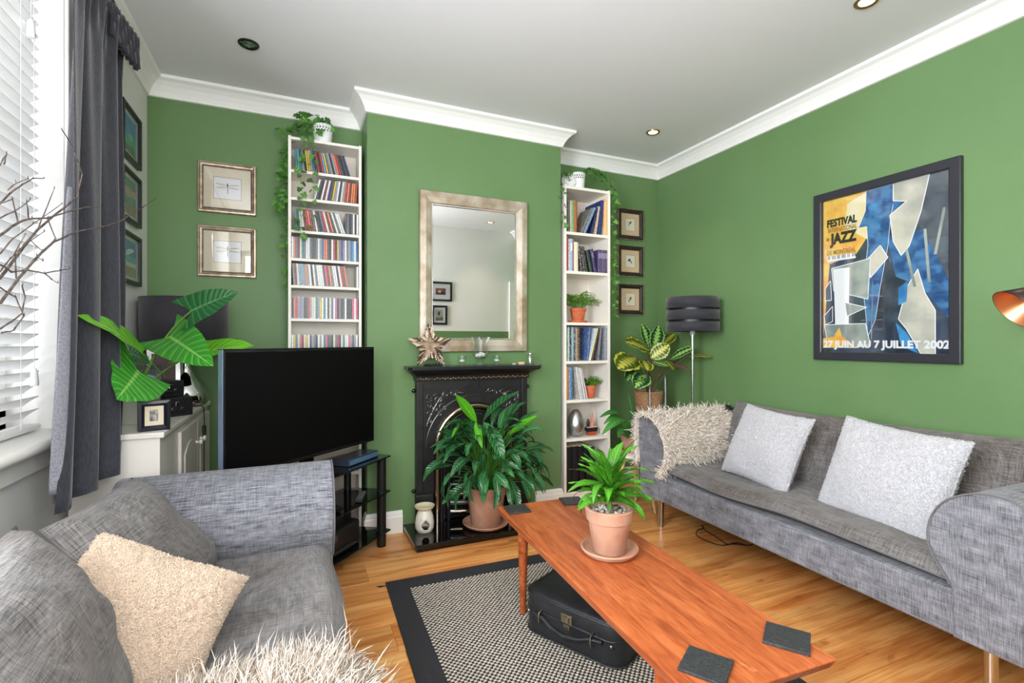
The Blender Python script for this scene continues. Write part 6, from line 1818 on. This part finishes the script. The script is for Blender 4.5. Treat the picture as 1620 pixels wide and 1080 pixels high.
case('smaller black trinket case with chrome catch on top of the other', (-.545, 2.635, cz + .0862), radians(38), .115, .075, .072)
pf = thing('photo_frame', 'small deep black photo frame with a cream mount at the cabinet corner', 'photo frame', (-.495, 2.215, cz), radians(18))
mitre_frame(.098, .112, .020, [(0, -.030), (0, .008), (.5, .010), (1, .002)], mat('navy_black_frame', rgb(24, 26, 36), .3), pf)
B().box(-.0485, .0485, .010, .030, .0006, .1118).obj('box_back', mat('navy_black_frame', rgb(24, 26, 36), .3), pf)
B().box(-.030, .030, -.0005, .002, .019, .093).obj('mount', mat('cream_mount', rgb(214, 204, 180), .8), pf)
B().box(-.014, .012, -.0012, -.0004, .036, .078).obj('photo', mat('mono_photo', rgb(70, 70, 70), .5, col2=rgb(170, 166, 160), nscale=60), pf)
pf2 = thing('photo_frame', 'standing dark photo frame with a pale picture behind the philodendron', 'photo frame', (-.660, 2.700, cz), radians(20)); pf2.rotation_euler[0] = radians(-8)
mitre_frame(.170, .225, .020, [(0, -.010), (0, .008), (1, .006), (1, -.006)], m_bkfr, pf2)
B().box(-.066, .066, -.004, -.001, .02, .205).obj('photo', mat('pale_photo', rgb(206, 208, 212), .5, col2=rgb(70, 78, 92), nscale=16, lo=.45, hi=.55), pf2)
B().box(-.084, .084, .002, .009, .002, .223).obj('back_board', m_black, pf2)
pf3 = thing('photo_frame', 'silver photo frame peeping above the plant before the black lampshade', 'photo frame', (-.585, 2.790, cz), radians(16)); pf3.rotation_euler[0] = radians(-6)
mitre_frame(.13, .295, .018, [(0, -.010), (0, .008), (1, .006), (1, -.006)], mat('silver_frame', rgb(214, 214, 212), .3, .5), pf3)
B().box(-.048, .048, -.004, -.001, .017, .278).obj('photo', mat('brown_photo', rgb(70, 52, 46), .5), pf3)
B().box(-.064, .064, .002, .009, .002, .293).obj('back_board', m_black, pf3)

# ================================================================== right corner
fl_ = thing('floor_lamp', 'floor lamp with a three-band black drum shade on a slim chrome pole', 'lamp', (2.545, 2.640, 0))
B().lathe([(0, 0), (.130, 0), (.130, .010), (.120, .016), (.012, .022), (0, .022)], (0, 0, .0006), 40).obj('base', m_chrome, fl_, smooth=40)
B().lathe([(0, .022), (.0095, .022), (.0095, 1.235), (0, 1.235)], (0, 0, 0), 16).obj('pole', m_chrome, fl_, smooth=40)
B().lathe([(0, 1.185), (.017, 1.185), (.018, 1.222), (.010, 1.232), (0, 1.232)], (0, 0, 0), 18).obj('lamp_holder', mat('pale_grey_plastic', rgb(186, 190, 194), .35), fl_, smooth=40)
m_sh2 = mat('navy_black_shade', rgb(38, 38, 46), .75, col2=rgb(46, 46, 55), nscale=220, nvec=(1, 1, .2), sheen=.25)
for (z0, z1) in ((1.210, 1.275), (1.292, 1.357), (1.373, 1.448)):
    b = B().lathe([(.178, z0), (.178, z1)], (0, 0, 0), 56); o = b.obj('shade_band', m_sh2, fl_, smooth=40); s = o.modifiers.new('s', 'SOLIDIFY'); s.thickness = .003
b = B().lathe([(.160, 1.215), (.160, 1.443)], (0, 0, 0), 48); o = b.obj('inner_drum', m_black, fl_, smooth=40)
b = B()
for k in range(3): b.tube([(0, 0, 1.23), (.176 * cos(k * 2.1 + .5), .176 * sin(k * 2.1 + .5), 1.222)], .002, 5)
b.obj('spider', m_black, fl_)
# calathea on its stand
sp_ = Vector((2.395, 2.930, 0)); SZp = .588
pst = thing('plant_stand', 'grey metal plant stand with tall tapered prongs behind the sofa arm', 'plant stand', tuple(sp_), 0)
m_gm = mat('grey_metal', rgb(150, 152, 158), .35, .4)
B().lathe([(0, SZp - .014), (.128, SZp - .014), (.132, SZp - .008), (.128, SZp - .0012), (0, SZp - .0012)], (0, 0, 0), 36).obj('tray', m_gm, pst, smooth=40)
for a in (-126, -24, 82):
    x, y = .126 * cos(radians(a)), .126 * sin(radians(a))
    B().tube([(x, y, .0006), (x, y, SZp), (x * .98, y * .98, SZp + .26), (x * .98, y * .98, SZp + .30)], [.011, .011, .008, .002], 8, flat=.6).obj('leg', m_gm, pst, smooth=True)
ca = thing('potted_calathea', 'calathea with pale-ringed dark leaves in a woven basket pot beside the floor lamp', 'plant', (sp_.x, sp_.y, SZp))
m_bask = mat('seagrass', rgb(186, 146, 106), .9, col2=rgb(146, 106, 72), nscale=60, nvec=(1, 1, 3), bump=.4)
for k in range(17):
    z = .006 + k * .0108; r = .082 + .022 * k / 16
    B().tube([(r * cos(2 * pi * i / 40), r * sin(2 * pi * i / 40), z + .0012 * sin(i * 2.5 + k)) for i in range(40)], .0060, 6, closed=True).obj('basket_coil', m_bask, ca, smooth=True)
B().lathe([(0, .001), (.080, .001), (.100, .17), (.095, .17), (0, .150)], (0, 0, 0), 28).obj('basket_liner', mat('liner', rgb(120, 92, 66), .9), ca)
B().lathe([(0, .151), (.094, .165), (0, .168)], (0, 0, 0), 22).obj('soil', m_soil, ca)
b = B().add([(-.015, -.090, .172), (.030, -.092, .170), (.022, -.088, .195), (.008, -.088, .182), (-.004, -.088, .200)], [(0, 1, 2, 3, 4)]); b.obj('plant_tag', mat('green_tag', rgb(40, 150, 90), .4), ca)
m_cal = leaf_mat('calathea_leaf', rgb(18, 66, 46), rgb(146, 190, 96), .3, 'feather', under=rgb(110, 52, 62), rnd=.2)
m_cal2 = leaf_mat('calathea_leaf_gold', rgb(74, 96, 24), rgb(196, 196, 84), .3, 'feather', under=rgb(120, 60, 60), rnd=.1)
m_cst = mat('calathea_stem', rgb(120, 76, 60), .6)
cp = Vector(ca.location)
def cal(base, tip, Yb, Yt, wr, m, roll, droop, up):
    A = atY(*base, Yb) - cp; T = atY(*tip, Yt) - cp; L = (T - A).length
    me = leaf_mesh('leaf', L * 1.03, L * wr, m, droop, .12, .03, 12, 8, 'oval')
    ax = (T - A).normalized().cross(Vector(up)).normalized()
    d = Matrix.Rotation(droop * .45, 3, ax) @ (T - A).normalized()
    M = frame_M(A, d, up) @ Matrix.Rotation(roll, 4, 'Y'); link('leaf', me, ca, M=M)
    B().tube(bez((A.x * .12, A.y * .12, .165), (A.x * .4, A.y * .4, .165 + (A.z - .165) * .6), A, 6), .0026, 6).obj('stem', m_cst, ca, smooth=True)
U = (0, -.9, .4)
cal((1034, 552), (1042, 516), 2.86, 2.84, .85, m_cal, 0, .2, U)
cal((1026, 548), (1016, 513), 2.90, 2.92, .75, m_cal, .1, .2, U)
cal((1048, 545), (1066, 527), 2.92, 2.96, .55, m_cal2, -.4, .2, U)
cal((1028, 555), (990, 540), 2.86, 2.80, .62, m_cal2, .2, .25, (0, -.8, .6))
cal((1030, 566), (1058, 546), 2.80, 2.74, .8, m_cal2, .1, .2, (0, -.8, .6))
cal((1006, 566), (977, 582), 2.86, 2.76, .8, m_cal2, .1, .35, (0, -.7, .7))
cal((1018, 570), (1024, 586), 2.80, 2.70, .95, m_cal2, .1, .35, (0, -.8, .6))
cal((1060, 568), (1098, 549), 2.84, 2.70, .52, m_cal, -.2, .2, (0, -.75, .65))
cal((1086, 564), (1126, 565), 2.76, 2.59, .42, m_cal2, 0, .2, (0, -.6, .8))
cal((1032, 572), (1057, 579), 2.80, 2.72, .50, m_cal, .1, .3, (0, -.8, .6))
cal((1014, 590), (990, 600), 2.84, 2.76, .75, m_cal, .2, .5, (0, -.7, .7))
cal((1022, 592), (1004, 612), 2.80, 2.70, .70, m_cal, .1, .5, (0, -.7, .7))
cal((1058, 575), (1092, 585), 2.84, 2.68, .36, mat('calathea_underside', rgb(120, 80, 76), .5), 0, .1, (0, -.5, .86))
cal((1052, 570), (1066, 585), 2.84, 2.78, .70, m_cal2, 0, .4, (0, -.7, .7))
cal((1040, 556), (1060, 560), 2.90, 2.88, .60, m_cal, 0, .2, U)
cal((1010, 580), (998, 592), 2.86, 2.82, .70, m_cal, 0, .3, U)
# round side table and the trailing pot on it
stb = thing('side_table', 'small round white-topped side table with pale wooden legs behind the sofa end', 'side table', (2.105, 2.715, 0))
m_pine = mat('pale_beech', rgb(214, 172, 122), .5, col2=rgb(196, 150, 100), nscale=6, nvec=(1, 1, 8))
B().lathe([(0, .372), (.158, .372), (.165, .378), (.165, .386), (.160, .390), (0, .390)], (0, 0, 0), 48).obj('tabletop', mat('white_tabletop', rgb(236, 228, 220), .4), stb, smooth=40)
for a in (-70, 50, 170):
    x, y = cos(radians(a)), sin(radians(a)); B().tube([(.155 * x, .155 * y, .008), (.075 * x, .075 * y, .3715)], [.010, .016], 12).obj('leg', m_pine, stb, smooth=40)
b = B(); 
B().tube([(-.07, -.03, .362), (.07, .03, .362)], .011, 8).obj('cross_brace', m_pine, stb)
pt = thing('potted_orchid', 'drooping broad-leaved plant in a pink terracotta pot on the round side table', 'plant', (2.100, 2.725, .390))
B().lathe(saucer_lathe(.085, .014), (0, 0, .0005), 32).obj('saucer', m_terra_o, pt, smooth=40)
B().lathe(pot_lathe(.066, .090, .105, .034, .003), (0, 0, .008), 32).obj('pot', m_terra, pt, smooth=40)
B().lathe([(0, 0), (.078, 0), (0, .008)], (0, 0, .095), 22).obj('soil', m_soil, pt)
m_orc = leaf_mat('side_plant_leaf', rgb(58, 124, 50), rgb(120, 170, 96), .3, 'plain', rnd=.3)
qp = Vector(pt.location)
def orc(base, tip, Yb, Yt, wr, droop, up=(0, -.5, .86), sh='lance'):
    A = atY(*base, Yb) - qp; T = atY(*tip, Yt) - qp; L = (T - A).length
    me = leaf_mesh('leaf', L * (1 + droop * .12), L * wr, m_orc, droop, .25, .02, 12, 6, sh)
    ax = (T - A).normalized().cross(Vector(up)).normalized(); d = Matrix.Rotation(droop * .5, 3, ax) @ (T - A).normalized()
    link('leaf', me, pt, M=frame_M(A, d, up))
    B().tube(bez((A.x * .1, A.y * .1, .10), (A.x * .5, A.y * .5, max(.14, A.z * .9)), A, 5), .0024, 6).obj('stem', m_pet, pt, smooth=True)
orc((988, 664), (954, 688), 2.66, 2.56, .24, 1.0); orc((984, 656), (950, 662), 2.68, 2.60, .22, .9); orc((980, 660), (956, 672), 2.70, 2.6, .22, .9)
orc((996, 690), (984, 668), 2.66, 2.62, .7, .3, (0, -.9, .4), 'oval'); orc((998, 684), (1006, 664), 2.70, 2.72, .6, .4, (0, -.9, .4), 'oval'); orc((982, 672), (978, 692), 2.64, 2.58, .45, .5)
orc((1000, 664), (993, 622), 2.74, 2.76, .12, .2); orc((996, 688), (1010, 684), 2.66, 2.64, .5, .4)

# headphones on the sofa back
hp = thing('headphones', 'black over-ear headphones resting on the sofa back behind the white cushion', 'headphones', (2.615, 2.300, .640), radians(-14))
m_hp = mat('headphone_black', rgb(22, 22, 24), .45)
for s, x, y in ((-1, -.02, .045), (1, .01, -.055)):
    M = Matrix.Translation((x - .03, y, .042)) @ Matrix.Rotation(radians(-70), 4, 'Y') @ Matrix.Rotation(radians(20 * s), 4, 'X')
    b = B().lathe([(0, .018), (.018, .018), (.020, .026), (.036, .030), (.042, .018), (.042, .002), (.032, -.014), (0, -.018)], n=28, M=M); b.obj('ear_cup', m_hp, hp, smooth=45)
B().tube([(-.02, -.085, .045), (.03, -.10, .060), (.065, -.04, .070), (.068, .03, .070), (.04, .085, .062), (-.02, .075, .050)], .009, 10, flat=.6).obj('headband', m_hp, hp, smooth=True)
# cable on the floor under the sofa
cf = thing('floor_cable', 'thin black cable looped on the floor under the large sofa', 'cable', tuple(atZ(1140, 848, 0)))
c0 = Vector(cf.location)
pt_ = [(1180, 862), (1160, 860), (1140, 862), (1118, 855), (1102, 846), (1104, 838), (1113, 835), (1110, 832), (1116, 840), (1135, 850), (1150, 860), (1165, 858), (1185, 862), (1200, 855)]
P_ = [atZ(a, c, .004) - c0 for a, c in pt_]
for i in range(len(P_)): P_[i].z = .0035 + (.006 if i in (7, 8) else 0)
sm = []
for i in range(len(P_) - 1):
    a, c = P_[i], P_[i + 1]; pa_ = P_[max(0, i - 1)]; pc_ = P_[min(len(P_) - 1, i + 2)]
    for k in range(5):
        t_ = k / 5; sm.append(.5 * ((2 * a) + (-pa_ + c) * t_ + (2 * pa_ - 5 * a + 4 * c - pc_) * t_ ** 2 + (-pa_ + 3 * a - 3 * c + pc_) * t_ ** 3))
B().tube(sm, .0028, 6).obj('cable', m_black, cf, smooth=True)
# reading lamp standing past the sofa's near end: its copper-lined cone shade reaches into view
rlmp = thing('reading_lamp', 'reading lamp whose copper-lined dark cone shade pokes in over the sofa', 'lamp', (2.50, .56, 0))
tipP = atD(1593, 463, 1.78) - Vector(rlmp.location)
B().lathe([(0, 0), (.12, 0), (.12, .014), (.01, .02), (0, .02)], (0, 0, .0006), 36).obj('base', m_black, rlmp, smooth=40)
axd = Vector((.62, -.50, .60)).normalized()      # from the mouth to the apex
e1 = axd.cross(Vector((0, 0, 1))).normalized(); e2 = e1.cross(axd)
rimr = .085
vdir = (ray(1593, 463)).normalized()
# rim centre so that the leftmost rim point sits on the tip
lft = Vector((cos(YAW), -sin(YAW), 0)) * -1
lp_ = (lft - axd * lft.dot(axd)).normalized()
rc_ = tipP - lp_ * rimr
M = Matrix((e1, e2, axd)).transposed().to_4x4(); M.translation = rc_
b = B().lathe([(rimr, 0), (.030, .11), (.022, .125)], n=40, M=M); o = b.obj('shade', mat('dark_bronze_shade', rgb(58, 48, 46), .35, .6), rlmp, smooth=40); s = o.modifiers.new('s', 'SOLIDIFY'); s.thickness = .0015; s.offset = 1
b = B().lathe([(rimr - .001, .001), (.029, .109), (.0, .112)], n=40, M=M); b.obj('shade_lining', mat('copper_lining', rgb(226, 150, 104), .3, .85), rlmp, smooth=40)
apx = rc_ + axd * .125
B().tube([apx - axd * .01, apx + axd * .05], .017, 12).obj('lamp_holder', m_black, rlmp, smooth=40)
B().tube(bez(apx + axd * .05, (0, 0, 1.62), (0, 0, 1.30), 10) + [Vector((0, 0, .02))], .008, 10).obj('pole', m_black, rlmp, smooth=True)

# ================================================================== bare twigs in a vase on the sill
tw = thing('twig_arrangement', 'bare branching twigs in a vase on the window sill reaching across the blind', 'twigs', (-.738, 1.16, .8402))
B().lathe([(0, 0), (.035, 0), (.045, .04), (.042, .12), (.022, .20), (.026, .23), (.023, .23), (.018, .20), (0, .19)], (0, 0, 0), 28).obj('vase', m_cer, tw, smooth=40)
m_twig = mat('twig_bark', rgb(112, 100, 94), .8, col2=rgb(66, 54, 50), nscale=60)
t0 = Vector(tw.location)
def tw_(pts, X, r0=.0032, r1=.0011):
    """pts: photo-frame places read off at plane x = X (list of X per point allowed)"""
    P = []
    for i, (a, c) in enumerate(pts):
        x = X[0] + (X[1] - X[0]) * i / (len(pts) - 1); P.append(atX(a, c, x) - t0)
    return P
def branch(P, r0, r1, name='twig', buds=True):
    n = len(P); sm = []
    for i in range(n - 1):
        for k in range(3): sm.append(P[i].lerp(P[i + 1], k / 3) + Vector((0, random.uniform(-1, 1), random.uniform(-1, 1))) * .0012)
    sm.append(P[-1]); b = B(); N = len(sm)
    b.tube(sm, [r0 + (r1 - r0) * i / (N - 1) for i in range(N)], 6)
    if buds:
        for i in range(3, N, 3): b.tube([sm[i], sm[i] + Vector((.0, random.uniform(-.004, .006), random.uniform(.003, .009)))], [.0016, .0006], 5)
    b.obj(name, m_twig, tw, smooth=True)
V0 = Vector((0, 0, .20))
def main(pts, X, r0=.0034, r1=.0013):
    P = tw_(pts, X); branch([V0, V0 * .4 + P[0] * .6 + Vector((0, 0, .03)), P[0]], r0 * 1.3, r0, buds=False); branch(P, r0, r1)
main([(2, 478), (30, 440), (55, 410), (85, 382), (122, 366), (160, 360), (190, 350), (218, 333), (246, 314)], (-.62, -.55))
main([(0, 440), (30, 400), (60, 362), (80, 345), (110, 322), (122, 312), (130, 275), (115, 232), (98, 205)], (-.62, -.58))
main([(0, 372), (28, 352), (50, 345), (75, 345), (108, 335), (135, 328), (158, 327)], (-.62, -.57), .0028)
main([(0, 322), (20, 303), (35, 292), (52, 282), (70, 282)], (-.64, -.62), .0022)
main([(0, 418), (18, 430), (40, 427), (70, 432), (95, 428), (110, 425)], (-.62, -.6), .002)
main([(0, 520), (20, 508), (35, 495), (40, 470), (35, 452)], (-.62, -.6), .0022)
main([(0, 455), (25, 470), (38, 500), (22, 522), (2, 527)], (-.62, -.6), .0018)
for pts in ([(28, 352), (20, 315), (0, 322)], [(75, 345), (88, 378), (85, 382)], [(60, 362), (75, 325), (86, 298)], [(30, 400), (48, 380), (68, 398)], [(26, 440), (24, 400), (40, 370)], [(0, 345), (30, 330), (48, 315)],
            [(40, 427), (58, 405), (68, 413)], [(12, 300), (25, 290), (45, 283)], [(70, 432), (82, 442), (92, 448)], [(0, 402), (20, 378), (52, 355), (98, 322)], [(0, 430), (15, 410), (30, 395), (70, 366)], [(45, 345), (44, 330), (42, 320)], [(6, 260), (10, 245), (3, 255), (0, 262)]):
    branch(tw_(pts, (-.62, -.60)), .0017, .0008)
